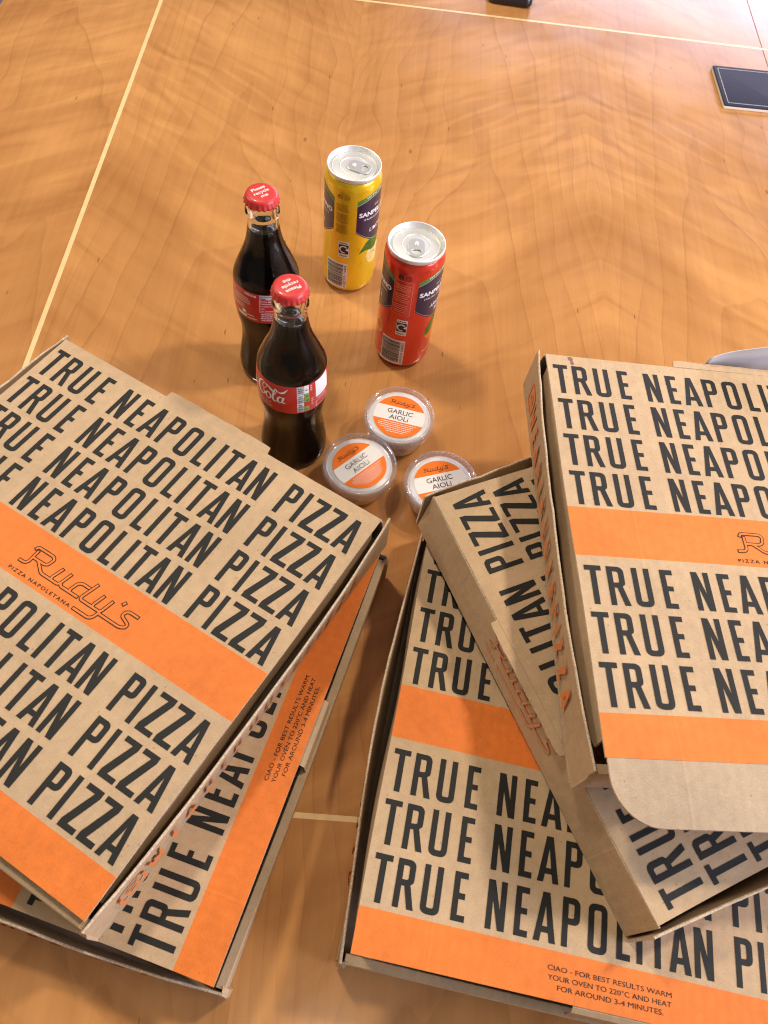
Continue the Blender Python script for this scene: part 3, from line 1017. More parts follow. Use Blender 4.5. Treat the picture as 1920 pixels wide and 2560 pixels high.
def tiny_lines(x0, x1, y, n, pitch, h, seed, ragged=True):
    """lines of print too small to read"""
    r = random.Random(seed)
    out = []
    for k in range(n):
        xx = x0 + (r.uniform(0, 0.12) * (x1 - x0) if ragged else 0)
        end = x1 - (r.uniform(0, 0.15) * (x1 - x0) if ragged else 0)
        while xx < end - 0.4:
            wl = r.uniform(0.8, 2.6)
            out.append(rect2d(xx, min(end, xx + wl), y - k * pitch, y - k * pitch + h))
            xx += wl + 0.5
    return out


def bottle(x, y, label, a_view, cap_yaw, back):
    root = empty('cola_bottle', label, 'bottle', Matrix.Translation((x, y, 0)), 'cola bottles')
    prof = [(0.0, 0.0012)] + [(max(r, 0.0001), z) for z, r in BPROF]
    # finish: transfer bead and lip under the cap
    prof += [(0.01335, 0.1885), (0.0143, 0.190), (0.0147, 0.1925), (0.0143, 0.1948), (0.0133, 0.1962), (0.0131, 0.1985), (0.0124, 0.2030), (0.0118, 0.2062), (0.0086, 0.2062)]
    # hollow neck above the drink; below its level the glass wall closes straight onto the cola
    lev = 0.1740
    inner = [(max(0.0005, r - 0.0030), z) for z, r in BPROF if z > lev + 0.001]
    inner = [(0.0084, 0.2045), (0.0090, 0.196)] + [(min(r, 0.0100) if z > 0.183 else r, z) for r, z in inner[::-1]] + [(brad(lev) - 0.0030, lev + 0.0003), (0.0, lev)]
    gl = obj('glass', lathe(prof + inner, 80, flute).mesh('glass', True), GLASS, root)
    ins = [(max(0.0005, r - (0.0007 + 0.0022 * max(0.0, min(1.0, (z - lev + 0.022) / 0.020)))), z) for z, r in BPROF if 0.0045 < z < lev]
    lp = [(0.0, 0.0046), (0.028, 0.0040)] + ins + [(brad(lev) - 0.0029, lev - 0.0003), (0.0, lev - 0.0006)]
    co_ = obj('cola', lathe(lp, 80, flute).mesh('cola', True), [COLA, COLATOP], root)
    for p in co_.data.polygons:
        if p.center.z > lev - 0.0012 and abs(p.normal.z) > 0.9:
            p.material_index = 1
    # wrap-round paper label
    mb = MB()
    n, m_ = 96, 10
    V, F = [], []
    for j in range(m_ + 1):
        z = 0.0902 + (0.1248 - 0.0902) * j / m_
        for i in range(n):
            a = 2 * PI * i / n
            r = brad(z) + 0.00018
            V.append((r * math.cos(a), r * math.sin(a), z))
    for j in range(m_):
        for i in range(n):
            F.append((j * n + i, j * n + (i + 1) % n, (j + 1) * n + (i + 1) % n, (j + 1) * n + i))
    mb.add(V, F)
    lab = obj('label', mb.mesh('label', True), RED, root)
    A = lambda d: d / 180 * PI * 30.5    # degrees from the viewer-facing line -> mm of arc
    pl = lambda off: wrap(brad, off, a_view)
    if not back:
        sc_ = [xf(s, A(-66), 102.0, 0.98) for s in script_cola()]
        obs = []
        flat_part('lettering', sc_, WHITE, lab, pl(0.0003))
        flat_part('lettering', [xf(fit_text('ORIGINAL TASTE', A(-37) - A(-76), 2.1, 1.2, 0.01), A(-76), 98.0)] + tiny_lines(A(-70), A(-32), 94.5, 1, 2, 0.8, 3), WHITE, lab, pl(0.00028))
        cells = [(115.2, 124.4, SILVERGREY), (110.0, 114.8, WHITE), (104.6, 109.6, SILVERGREY), (98.6, 104.2, WHITE), (91.8, 98.2, SILVERGREY)]
        right = [WHITE, GREENP, GREENP, RED, GREENP]
        wl, gr, sl = [], [], []
        for (ya, yb, mt), rt in zip(cells, right):
            (wl if mt is WHITE else sl).append(rect2d(A(6.2), A(17.6), ya, yb, 3, 1))
            if rt is WHITE:
                wl.append(rect2d(A(18.2), A(26.4), ya, yb, 3, 1))
            elif rt is GREENP:
                gr.append(rect2d(A(18.2), A(26.6), ya, yb, 3, 1))
        sl = [xf(s) for s in sl]
        flat_part('nutrition_panel', wl, WHITE, lab, pl(0.0003))
        flat_part('nutrition_panel', sl, SILVERGREY, lab, pl(0.0003))
        flat_part('nutrition_panel', gr, GREENP, lab, pl(0.0003))
        tx = []
        for k, (ya, yb, mt) in enumerate(cells):
            tx += tiny_lines(A(8), A(16.5), yb - 2.2, 2 if k else 3, 2.2, 0.9, 40 + k)
            if k != 3:
                tx += tiny_lines(A(20), A(25), (ya + yb) / 2 - 0.4, 1, 2, 1.0, 60 + k)
        flat_part('nutrition_print', tx, BLACKP, lab, pl(0.0008))
        # white square of the code panel, left blank
        flat_part('code_panel', [rect2d(A(39), A(71), 104.5, 124.2, 6, 8)], WHITE, lab, pl(0.0003))
        flat_part('small_print', tiny_lines(A(28.5), A(33), 122, 3, 2.4, 0.8, 5) + tiny_lines(A(42), A(66), 101.6, 1, 2, 0.9, 8) + tiny_lines(A(30), A(34), 106, 4, 2.6, 0.8, 6), WHITE, lab, pl(0.0003))
        flat_part('printed_frame', [ribbon([(A(40), 98.5), (A(50), 98.5), (A(60), 98.5), (A(68), 98.5), (A(68), 92.0), (A(60), 92.0), (A(50), 92.0), (A(40), 92.0), (A(40), 98.5)], 0.4)], WHITE, lab, pl(0.0003))
    else:
        flat_part('lettering', [xf(fit_text('330ml', A(-26.5) - A(-43), 3.1, 0.95, 0.012), A(-43), 120.6), xf(fit_text('e', 2.6, 3.4, 1.0, 0.015), A(-24.8), 120.6)], WHITE, lab, pl(0.0003))
        flat_part('nutrition_panel', [rect2d(A(-14.6), A(24), 119.6, 124.2, 8, 1)], SILVERGREY, lab, pl(0.0003))
        head = [xf(fit_text('NUTRITION PER', 15.5, 1.5, 1.0, 0.015), A(-13.6), 122.2), xf(fit_text('100ML', 6, 1.5, 1.0, 0.015), A(-13.6), 120.1)]
        flat_part('nutrition_print', head, BLACKP, lab, pl(0.0006))
        ln = [ribbon([(A(-14.6), 119.6), (A(-14.6), 104.2), (A(-5), 104.2), (A(5), 104.2), (A(24), 104.2)], 0.35)]
        for s, yy, wd in (('Energy', 117.0, 6.2), ('180kJ', 117.0, 0), ('Carbohydrate', 114.2, 12.6), ('of which sugars', 111.4, 14.2), ('Salt', 108.6, 3.6), ('Fat, Saturates', 105.6, 13.0)):
            if wd:
                ln.append(xf(fit_text(s, wd, 1.6, 1.0, 0.006), A(-13.2), yy))
        ln += tiny_lines(A(0), A(6), 117.0, 1, 2, 1.1, 4)
        ln += tiny_lines(A(-14), A(10), 101.6, 4, 2.5, 1.0, 11)
        ln += tiny_lines(A(-72), A(-30), 116.6, 3, 2.6, 1.0, 12) + tiny_lines(A(-70), A(-40), 107.4, 2, 2.6, 1.0, 13) + tiny_lines(A(-38), A(-22), 97.8, 1, 3.2, 1.1, 14) + tiny_lines(A(-38), A(-20), 94.2, 1, 3.2, 1.1, 15)
        ln += tiny_lines(A(-74), A(-62), 120.6, 1, 2, 1.2, 16)
        flat_part('small_print', ln, WHITE, lab, pl(0.0003))
        flat_part('recycling_mark', [rect2d(A(-49), A(-41), 97.6, 101.4, 2, 1), rect2d(A(-60), A(-40), 93.0, 95.6, 4, 1)], WHITE, lab, pl(0.0003))
        flat_part('recycling_mark', [rect2d(A(-60), A(-40), 95.7, 97.0, 4, 1)], GREENP, lab, pl(0.0003))
    # crown cap
    z0 = 0.2036
    cp = [(0.0, z0 + 0.0064), (0.006, z0 + 0.00636), (0.0098, z0 + 0.0062), (0.0115, z0 + 0.0059), (0.0126, z0 + 0.0052), (0.0133, z0 + 0.0040), (0.0138, z0 + 0.0022), (0.0144, z0 + 0.0004), (0.0149, z0 - 0.0008), (0.0146, z0 - 0.0010), (0.0135, z0 + 0.0010), (0.0125, z0 + 0.0030), (0.0, z0 + 0.0054)]
    def crown(a, z):
        k = max(0.0, min(1.0, (z0 + 0.0036 - z) / 0.0040))
        return 1.0 + 0.030 * k * math.cos(21 * a)
    cap = obj('crown_cap', lathe(cp, 168, crown).mesh('crown_cap', True), CAP_RED, root)
    tx = []
    for s, dy, wd in (('Please', 3.4, 12.6), ('recycle', -1.3, 14.0), ('me', -6.0, 6.4)):
        V, F = fit_text(s, wd, 3.4, 1.04, 0.016)
        tx.append(([(px - wd / 2, py + dy) for px, py in V], F))
    rot = math.radians(cap_yaw)
    cz = z0 + 0.0064
    def on_cap(px, py, i=0):
        d2 = px * px + py * py
        q = xf(([(px, py)], []), rot=rot)[0][0]
        zz = cz - 0.0000018 * d2 + 0.00012
        return (q[0] / 1000, q[1] / 1000, zz)
    flat_part('lettering', tx, WHITE, cap, on_cap)
    return root


bottle(-0.0983, 0.4316, 'front glass bottle of dark cola, red label with white script, beside the sauce pots', -77.2, -136.4, False)
bottle(-0.1419, 0.5277, 'glass bottle of dark cola standing behind the other, small print on its label', -74.9, 45.9, True)

# ------------------------------------------------------------------ cans
ALU = plain('bare_aluminium', (0.84, 0.84, 0.82), 0.45, 0.7, bump=0.05, bscale=1200)
ALU2 = plain('stamped_aluminium_tab', (0.80, 0.80, 0.79), 0.38, 0.8)
YEL = plain('yellow_can_lacquer', (0.82, 0.55, 0.012), 0.27, 0.35, Coat_Weight=0.5, Coat_Roughness=0.12)
REDC = plain('red_can_lacquer', (0.68, 0.045, 0.020), 0.27, 0.35, Coat_Weight=0.5, Coat_Roughness=0.12)
NAVY = plain('navy_print', (0.020, 0.017, 0.050), 0.34, Coat_Weight=0.4)
GREENB = plain('green_band_print', (0.085, 0.22, 0.04), 0.4)
LEAF = plain('leaf_print', (0.05, 0.14, 0.02), 0.4, var=0.35, bscale=300)
BROWNP = plain('brown_print', (0.30, 0.13, 0.02), 0.5)
PALE = plain('pale_fruit_print', (0.80, 0.68, 0.26), 0.4, 0.2, var=0.2, bscale=250)
ORFRUIT = plain('orange_fruit_print', (0.72, 0.20, 0.02), 0.4, 0.2, var=0.2, bscale=250)
REDP = plain('pale_red_print', (0.80, 0.30, 0.20), 0.5)
RC = 28.6
WATER = plain('water', (1.0, 1.0, 1.0), 0.02, Transmission_Weight=1.0, IOR=1.33)


def can(x, y, label, a_view, gap, tab_dir, kind):
    yellow = kind == 'lemon'
    paint = YEL if yellow else REDC
    root = empty('drink_can', label, 'drink can', Matrix.Translation((x, y, 0)), 'drink cans')
    bp = [(0.0, 0.009), (0.017, 0.0045), (0.0225, 0.0004), (0.0235, 0.0), (0.0245, 0.0006), (0.0268, 0.0045), (0.0282, 0.0085), (0.0286, 0.0125)]
    bp += [(0.0286, z) for z in (0.05, 0.09, 0.1315)] + [(0.02845, 0.1340), (0.0280, 0.1362), (0.0271, 0.1388), (0.0264, 0.1404), (0.0258, 0.1412), (0.0230, 0.1385), (0.0, 0.1385)]
    body = obj('body', lathe(bp, 96).mesh('body', True), paint, root)
    # end: seamed rim, chuck wall, countersink and panel
    ep = [(0.0262, 0.1414), (0.0267, 0.1418), (0.0270, 0.1428), (0.0270, 0.1448), (0.0268, 0.1457), (0.0262, 0.1461), (0.0256, 0.1458), (0.0253, 0.1448), (0.0244, 0.1412), (0.0236, 0.1398), (0.0230, 0.1394), (0.0224, 0.1398), (0.0220, 0.1412), (0.0216, 0.1419), (0.0206, 0.1422), (0.0, 0.1422)]
    end = obj('can_end', lathe(ep, 96).mesh('can_end', True), ALU, root)
    mb = MB()
    # pull tab: a rounded plate with a finger hole, bent edges, on its rivet
    td = math.radians(tab_dir)
    def T(px, py, z):
        c, s = math.cos(td), math.sin(td)
        return ((c * px - s * py) / 1000, (s * px + c * py) / 1000, z)
    def stad(hw, xa, xb, r, n=6):
        return [(xb - r + r * math.cos(t), (hw - r) + r * math.sin(t)) for t in [PI / 2 * i / n for i in range(n, -1, -1)]] + \
               [(xb - r + r * math.cos(t), -(hw - r) - r * math.sin(t)) for t in [PI / 2 * i / n for i in range(n + 1)]] + \
               [(xa + r - r * math.cos(t), -(hw - r) - r * math.sin(t)) for t in [PI / 2 * i / n for i in range(n, -1, -1)]] + \
               [(xa + r - r * math.cos(t), (hw - r) + r * math.sin(t)) for t in [PI / 2 * i / n for i in range(n + 1)]]
    outer = stad(7.6, -6.0, 17.0, 6.2)
    hole = stad(4.6, 7.6, 14.4, 3.0)
    cut = stad(3.4, -3.2, 3.6, 2.6)
    V2, F2 = fill_contours([outer, hole])
    z1, z2 = 0.1438, 0.1428
    mb.add([T(a, b, z1) for a, b in V2], F2)
    for c_, up in ((outer, 1), (hole, -1)):
        n = len(c_)
        c3 = stad(8.0, -6.4, 17.4, 6.6) if up > 0 else c_
        mb.add([T(a, b, z1) for a, b in c_] + [T(a, b, z1 - 0.0004) for a, b in c3] + [T(a, b, z2) for a, b in c3],
               [(i, (i + 1) % n, n + (i + 1) % n, n + i) for i in range(n)] + [(n + i, n + (i + 1) % n, 2 * n + (i + 1) % n, 2 * n + i) for i in range(n)])
    tb = obj('pull_tab', mb.mesh('pull_tab', merge=1e-6), ALU2, end)
    for p in tb.data.polygons:
        p.use_smooth = False
    mb = lathe([(0.0, 0.1447), (0.0014, 0.1447), (0.0019, 0.1443), (0.0021, 0.1424), (0.0030, 0.1422)], 20)
    obj('rivet', mb.mesh('rivet', True), ALU, end)
    # raised bead round the recessed pour panel
    loop = []
    for i in range(48):
        a = 2 * PI * i / 48
        ax = 15.4 * math.cos(a) + 1.5
        wy = (13.2 if math.cos(a) < 0 else 13.2 - 4.0 * math.cos(a)) * math.sin(a)
        loop.append((ax, wy))
    V, F = [], []
    for i, (a, b) in enumerate(loop):
        for k in range(6):
            t = 2 * PI * k / 6
            s_ = 1 + 0.6 * math.cos(t) / 15
            V.append(T(a * s_, b * s_, 0.1421 + 0.0006 * math.sin(t)))
    for i in range(48):
        for k in range(6):
            F.append((i * 6 + k, i * 6 + (k + 1) % 6, ((i + 1) % 48) * 6 + (k + 1) % 6, ((i + 1) % 48) * 6 + k))
    mb = MB()
    mb.add(V, F)
    obj('panel_bead', mb.mesh('panel_bead', True), ALU, end)
    loop = []
    # beads of condensation
    rr_ = random.Random(5 if yellow else 6)
    mb = MB()
    for _ in range(70):
        a, z, q = rr_.uniform(0, 2 * PI), rr_.uniform(0.008, 0.128), rr_.choice((0.00035, 0.0005, 0.0005, 0.0008))
        V = [(0.0286 + q * 0.55, 0.0, 0.0)]
        V += [(0.0286 + q * 0.40, 0.6 * q * math.cos(t), 0.6 * q * math.sin(t)) for t in [PI * k / 4 for k in range(8)]]
        V += [(0.02858, q * math.cos(t), q * 1.15 * math.sin(t)) for t in [PI * k / 4 for k in range(8)]]
        c, s_ = math.cos(a), math.sin(a)
        mb.add([(c * p[0] - s_ * p[1], s_ * p[0] + c * p[1], p[2] + z) for p in V],
               [(0, 1 + k, 1 + (k + 1) % 8) for k in range(8)] + [(1 + k, 9 + k, 9 + (k + 1) % 8, 1 + (k + 1) % 8) for k in range(8)])
    obj('water_beads', mb.mesh('water_beads', True), WATER, body)['kind'] = 'stuff'
    # printed artwork
    A = lambda d: math.radians(d) * RC

    def pl(off):
        def f(px, py, i=0):
            a = math.radians(a_view) + px / RC
            z = py / 1000
            r = RC / 1000 if z < 0.1315 else 0.0286 - (z - 0.1315) ** 2 * 26
            r += off + 0.000006 * i
            return (r * math.cos(a), r * math.sin(a), z)
        return f
    navy, green, line, white, wl2 = [], [], [], [], []
    for c0 in (gap[0] + 64.2, gap[1] - 64.2):
        cx = A(c0)
        hw = A(64.2)
        n = 40
        Vn, Vg, Vl, Vl2 = [], [], [], []
        for i in range(n + 1):
            t = -1 + 2 * i / n
            px = cx + t * hw
            arch = math.cos(t * PI / 2) ** 0.85 if abs(t) < 1 else 0
            top = 117.0 + 9.2 * arch
            bot = 84.8 - 16.5 * arch ** 1.1
            Vn += [(px, bot), (px, top)]
            Vg += [(px, top + 0.5), (px, top + 0.5 + 5.0 - 0.5 * arch)]
            Vl += [(px, bot + 1.4), (px, bot + 1.75)]
            Vl2 += [(px, top - 0.1), (px, top + 0.35)]
        q = [(2 * i, 2 * i + 2, 2 * i + 3, 2 * i + 1) for i in range(n)]
        navy.append((Vn, q))
        green.append((Vg, q))
        line += [(Vl, q), (Vl2, q)]
        # arched words on the green band
        V, F = fit_text('· WITH ITALIAN ·', 36, 2.6, 1.1, 0.012)
        def bend(px):
            t = max(-1, min(1, (px - cx) / hw))
            return 9.2 * math.cos(t * PI / 2) ** 0.85
        white.append(([(cx - 25 + px, 119.0 + bend(cx - 25 + px) + py) for px, py in V], F))
        wd = A(119)
        V, F = fit_text('SANPELLEGRINO', wd, 5.2, 1.04, 0.04)
        white.append(([(cx - wd / 2 + px, 103.6 + py) for px, py in V], F))
        V, F = fit_text('ITALIAN SPARKLING DRINKS', A(97), 2.1, 1.1, 0.01)
        white.append(([(cx - A(97) / 2 + px, 98.6 + py) for px, py in V], F))
        V, F = fit_text('DAL 1932', A(46), 1.9, 1.3, 0.005)
        wl2.append(([(cx - A(23) + px, 113.0 + py) for px, py in V], F))
        if yellow:
            V, F = fit_text('LIMONATA', A(66), 5.0, 1.05, 0.008)
            white.append(([(cx - A(33) + px + py * 0.10, 82.6 + py) for px, py in V], F))
        else:
            V, F = fit_text('ARANCIATA', A(64), 5.2, 1.0, 0.008)
            white.append(([(cx - A(32) + px + py * 0.15, 85.0 + py) for px, py in V], F))
            V, F = fit_text('ROSSA', A(34), 5.2, 1.0, 0.008)
            white.append(([(cx - A(17) + px + py * 0.15, 77.6 + py) for px, py in V], F))
    for k in (0, 1):
        flat_part('shield_print', [navy[k]], NAVY, body, pl(0.00006))
        flat_part('band_print', [green[k]], GREENB, body, pl(0.00006))
        flat_part('trim_line', line[2 * k:2 * k + 1], SILVERGREY, body, pl(0.00012))
        flat_part('trim_line', line[2 * k + 1:2 * k + 2], SILVERGREY, body, pl(0.00012))
        nw = len(white) // 2
        flat_part('lettering', white[k * nw:(k + 1) * nw] + [wl2[k]], WHITE, body, pl(0.00014))
    # leaf and fruit under the shield
    g0 = gap[0]
    lf = catmull([(A(g0 + 8.7), 56.2), (A(g0 + 20), 65.5), (A(g0 + 31), 71.5), (A(g0 + 50), 73), (A(g0 + 66), 68), (A(g0 + 58), 59), (A(g0 + 44), 56.8), (A(g0 + 26), 59.0), (A(g0 + 8.7), 56.2)], 4) if yellow else \
        catmull([(A(g0 + 30.5), 47.2), (A(g0 + 33), 56), (A(g0 + 44), 64), (A(g0 + 60), 72), (A(g0 + 58), 60), (A(g0 + 50), 50), (A(g0 + 42), 45.6), (A(g0 + 30.5), 47.2)], 4)
    fruit = [strip_fill(disc2d(A(g0 + 52), 50, 12.5, 28)[0])] if yellow else [strip_fill(disc2d(A(g0 + 54), 48, 11, 28)[0]), strip_fill(disc2d(A(-61), 48.4, 8.4, 24, sx=0.75)[0])]
    flat_part('fruit_print', fruit, PALE if yellow else ORFRUIT, body, pl(0.00005))
    if not yellow:
        flat_part('fruit_print', [disc2d(A(-61), 48.4, 8.6, 24, 7.4, sx=0.75)], PALE, body, pl(0.00012))
    flat_part('leaf_print', [strip_fill(lf[:-1], 20)], LEAF, body, pl(0.00010))
    if not yellow:
        flat_part('flavour_print', [xf(fit_text('BLOOD ORANGE', A(56), 2.8, 1.1, 0.01), A(50), 21.0)], PALE, body, pl(0.00010))
    gl, gr = gap[1], gap[0]
    # recycling panel
    xa, xb = (A(-23.6), A(-0.6)) if yellow else (A(-15.6), A(6.2))
    xm = (xa + xb) / 2
    flat_part('recycling_panel', [rect2d(xa, xb, 51.5, 72.6, 4, 1)], WHITE, body, pl(0.00010))
    flat_part('recycling_panel', [rect2d(xa + 0.5, xb - 0.5, 56.6, 68.6, 4, 1)], BLACKP, body, pl(0.00016))
    ar = [(xm + 4.0 * math.cos(t), 62.4 + 4.0 * math.sin(t)) for t in [math.radians(-70 - i * 14) for i in range(19)]]
    flat_part('recycling_mark', [ribbon(ar, 1.4), ([(xm + 1.6, 62.2), (xm + 5.2, 65.0), (xm + 5.4, 60.6)], [(0, 2, 1)])], WHITE, body, pl(0.00022))
    flat_part('recycling_print', [xf(fit_text('Recycle', 8.2, 2.2, 1.0, 0.02), xm - 4.1, 53.2)] + tiny_lines(xa + 1.2, xb - 1.2, 69.8, 1, 2, 1.3, 3, False), BLACKP, body, pl(0.00018))
    # barcode: bars stacked up the can
    ba, bb = (A(-52), A(-2.2)) if yellow else (A(-44), A(7.4))
    flat_part('barcode_panel', [rect2d(ba, bb, 8.2, 43.6, 8, 1)], WHITE, body, pl(0.00008))
    r = random.Random(21)
    bars, yy = [], 10.6
    while yy < 41.6:
        h = r.choice((0.33, 0.33, 0.66, 0.99))
        bars.append(rect2d(ba + 1.0, bb - 4.6, yy, yy + h, 8, 1))
        yy += h + r.choice((0.33, 0.33, 0.66, 0.8))
    flat_part('barcode', bars, BLACKP, body, pl(0.00014))
    dg = fit_text('8 002270 116803' if yellow else '8 002270 586835', 31.0, 2.3, 1.1, 0.01)
    flat_part('barcode_digits', [xf(dg, bb - 1.2, 9.8, 1.0, PI / 2)], BLACKP, body, pl(0.00016))
    # small print column with two round icons above it
    ca, cb = (A(-34), A(-3)) if yellow else (A(-29), A(5))
    inkm = BROWNP if yellow else REDP
    col_ = tiny_lines(ca + 0.8, cb - 0.8, 116.5, 4, 2.3, 1.0, 31) + tiny_lines(ca + 0.8, cb - 0.8, 105.5, 5, 2.3, 1.0, 32) + tiny_lines(ca + 0.8, cb - 0.8, 92.2, 5, 2.3, 1.0, 33)
    flat_part('small_print', col_, inkm, body, pl(0.00008))
    if not yellow:
        b0, b1 = A(-30.4), A(6.5)
        flat_part('printed_frame', [ribbon([(b0 + (b1 - b0) * i / 6, 121.8) for i in range(7)] + [(b1, 79.4)] + [(b1 - (b1 - b0) * i / 6, 79.4) for i in range(1, 7)] + [(b0, 121.8)], 0.35)], REDP, body, pl(0.00007))
    i1, i2 = (A(-24.4), A(-9.3)) if yellow else (A(-18.9), A(-3.7))
    icon = BROWNP if yellow else BLACKP
    flat_part('social_icons', [disc2d(i1, 126, 2.7, 22), ribbon(rounded([(i2, 128.4), (i2 + 2.4, 128.4), (i2 + 2.4, 123.6), (i2 - 2.4, 123.6), (i2 - 2.4, 128.4), (i2 + 0.1, 128.4)], 1.2, 3), 0.6), disc2d(i2, 126, 1.4, 16, 0.85), disc2d(i2 + 1.4, 127.4, 0.35, 8)]
              + [xf(fit_text('Follow us on', A(17), 1.4, 1.0, 0.015), A(-25 if yellow else -19), 129.8)], icon, body, pl(0.00010))
    flat_part('social_icons', [xf(fit_text('f', 1.7, 3.4, 1.0, 0.05), i1 - 0.7, 123.5)], paint, body, pl(0.00016))
    return root


can(-0.0855, 0.6697, 'yellow lemon soda can with a navy shield, farthest drink from the boxes', -82.7, (11.5, -37.2), -15, 'lemon')
can(-0.0118, 0.5753, 'red blood-orange soda can with a navy shield, right of the bottles', -88.8, (16.6, -31.6), -83, 'orange')

# ------------------------------------------------------------------ sauce pots


def clear_plastic(name, tint=(0.98, 0.98, 1.0), bumpy=0.0):
    """thin clear polypropylene: see-through with a fresnel gloss"""
    t = NT(name)
    o = t.n('ShaderNodeTexCoord').outputs['Object']
    nrm = t.bump(t.noise(o, 110, 3), bumpy, 0.002) if bumpy else None
    tr = t.n('ShaderNodeBsdfTransparent')
    tr.inputs[0].default_value = (*tint, 1)
    gl = t.n('ShaderNodeBsdfGlossy')
    gl.inputs['Roughness'].default_value = 0.06
    df = t.n('ShaderNodeBsdfDiffuse')
    df.inputs[0].default_value = (0.88, 0.89, 0.92, 1)
    lw = t.n('ShaderNodeLayerWeight')
    lw.inputs[0].default_value = 0.5
    if nrm is not None:
        t.l(nrm, gl.inputs['Normal'])
        t.l(nrm, lw.inputs['Normal'])
    fac = lw.outputs['Facing']
    m0 = t.n('ShaderNodeMixShader')
    t.l(t.math('MULTIPLY_ADD', t.math('POWER', fac, 2.0), 0.20, 0.02), m0.inputs[0])  # slight plastic haze, plus white painted towards the edges as rim highlights
    t.l(tr.outputs[0], m0.inputs[1])
    t.l(df.outputs[0], m0.inputs[2])
    mx = t.n('ShaderNodeMixShader')
    t.l(t.math('MULTIPLY_ADD', t.math('POWER', fac, 5.0), 0.40, 0.04, clamp=True), mx.inputs[0])
    t.l(m0.outputs[0], mx.inputs[1])
    t.l(gl.outputs[0], mx.inputs[2])
    t.l(mx.outputs[0], t.out.inputs[0])
    return t.m


CLEAR = clear_plastic('clear_plastic')
CLEARLID = clear_plastic('clear_plastic_lid', bumpy=0.04)
SAUCE = plain('white_aioli', (0.88, 0.85, 0.79), 0.35, bump=0.5, bscale=160, var=0.05, Subsurface_Weight=0.3, Subsurface_Radius=(0.01, 0.01, 0.009), Subsurface_Scale=1.0)
LORANGE = plain('orange_label_print', (0.86, 0.20, 0.025), 0.22, bump=0.10, bscale=90)
LWHITE = plain('white_label_paper', (0.80, 0.79, 0.78), 0.22, bump=0.10, bscale=90)


def pot(x, y, label, yaw, tilt=(0, 0)):
    mw = Matrix.Translation((x, y, 0)) @ Matrix.Rotation(math.radians(yaw), 4, 'Z')
    root = empty('sauce_pot', label, 'sauce pot', mw, 'pots of garlic sauce')
    cupp = [(0.0, 0.0010), (0.0235, 0.0008), (0.0250, 0.0), (0.0262, 0.0016), (0.0318, 0.0300), (0.0325, 0.0302), (0.0338, 0.0322), (0.0338, 0.0330), (0.0328, 0.0330), (0.0316, 0.0312), (0.0310, 0.0300), (0.0254, 0.0022), (0.0246, 0.0012)]
    obj('cup', lathe(cupp, 72).mesh('cup', True), CLEAR, root)
    sp = [(0.0, 0.0016), (0.0250, 0.0016), (0.0256, 0.0030), (0.0309, 0.0296), (0.0307, 0.0314), (0.0298, 0.0322), (0.0, 0.0322)]
    obj('sauce', lathe(sp, 64, lambda a, z: 1.0 if z < 0.02 else 1.0 - 0.012 * math.sin(3 * a + x * 300)).mesh('sauce', True), SAUCE, root)
    # lid: skirt over the rim, raised ring, recessed middle
    lp = [(0.0350, 0.0285), (0.0346, 0.0320), (0.0344, 0.0352), (0.0338, 0.0366), (0.0326, 0.0372), (0.0312, 0.0370), (0.0308, 0.0360), (0.0305, 0.0338), (0.0299, 0.0328), (0.0280, 0.0328), (0.0, 0.0329),
          ]
    li = [(r - (0.0005 if z < 0.0375 and r > 0.031 else -0.0002 if r > 0.028 else 0), z - 0.0006) for r, z in lp[:-1]][::-1]
    lid = obj('lid', lathe(lp + [(0.0, 0.0323)] + li + [(0.0350, 0.0285)], 96).mesh('lid', True, 1e-7), CLEARLID, root)
    # round label: orange, white band, orange
    R_ = 25.0
    def seg(y0, y1, n=20):
        L_, Rr = [], []
        for i in range(n + 1):
            yy = y0 + (y1 - y0) * i / n
            h = math.sqrt(max(0.0, R_ * R_ - yy * yy))
            L_.append((-h, yy))
            Rr.append((h, yy))
        V = []
        for a, b in zip(L_, Rr):
            V += [a, b]
        return V, [(2 * i, 2 * i + 1, 2 * i + 3, 2 * i + 2) for i in range(n)]
    def up(off):
        return lambda px, py, i=0: (px / 1000, py / 1000, 0.03295 + off + 0.000012 * math.sin(px * 0.5) + 0.000003 * i)
    lb = flat_part('label', [seg(-6.2, 10.6)], LWHITE, root, up(0.0))
    flat_part('label_band', [seg(10.6, R_), seg(-R_, -6.2)], LORANGE, lb, up(0.0))
    lo = [xf(ribbon(p, 2.6), -12.4, 14.4, 0.235) for p, _ in LOGO]
    flat_part('logo', lo, plain_brown(), lb, up(0.00012))
    tx = []
    for s, wd, yy in (('GARLIC', 25.0, 2.6), ('AIOLi', 18.6, -4.4)):
        V, F = fit_text(s, wd, 5.4, 1.0, 0.004)
        tx.append(([(px - wd / 2, py + yy) for px, py in V], F))
    flat_part('lettering', tx, BLACKP, lb, up(0.00012))
    sm = []
    for k, wd in enumerate((40, 40, 37, 33, 28, 20)):
        sm += tiny_lines(-wd / 2, wd / 2, -8.8 - k * 2.2, 1, 2, 0.75, 70 + k)
    flat_part('small_print', sm, LWHITE, lb, up(0.00010))
    return root


_PB = []


def plain_brown():
    if not _PB:
        _PB.append(plain('dark_brown_print', (0.10, 0.02, 0.008), 0.4))
    return _PB[0]


pot(-0.0010, 0.4610, 'clear pot of white garlic sauce closest to the red can, its label straight', -4.8)
pot(-0.0295, 0.3985, 'clear pot of white garlic sauce between bottle and left pizza boxes, label turned aslant', 50.7)
pot(0.0475, 0.3935, 'clear pot of white garlic sauce half hidden behind the right-hand pizza boxes', 25.0)

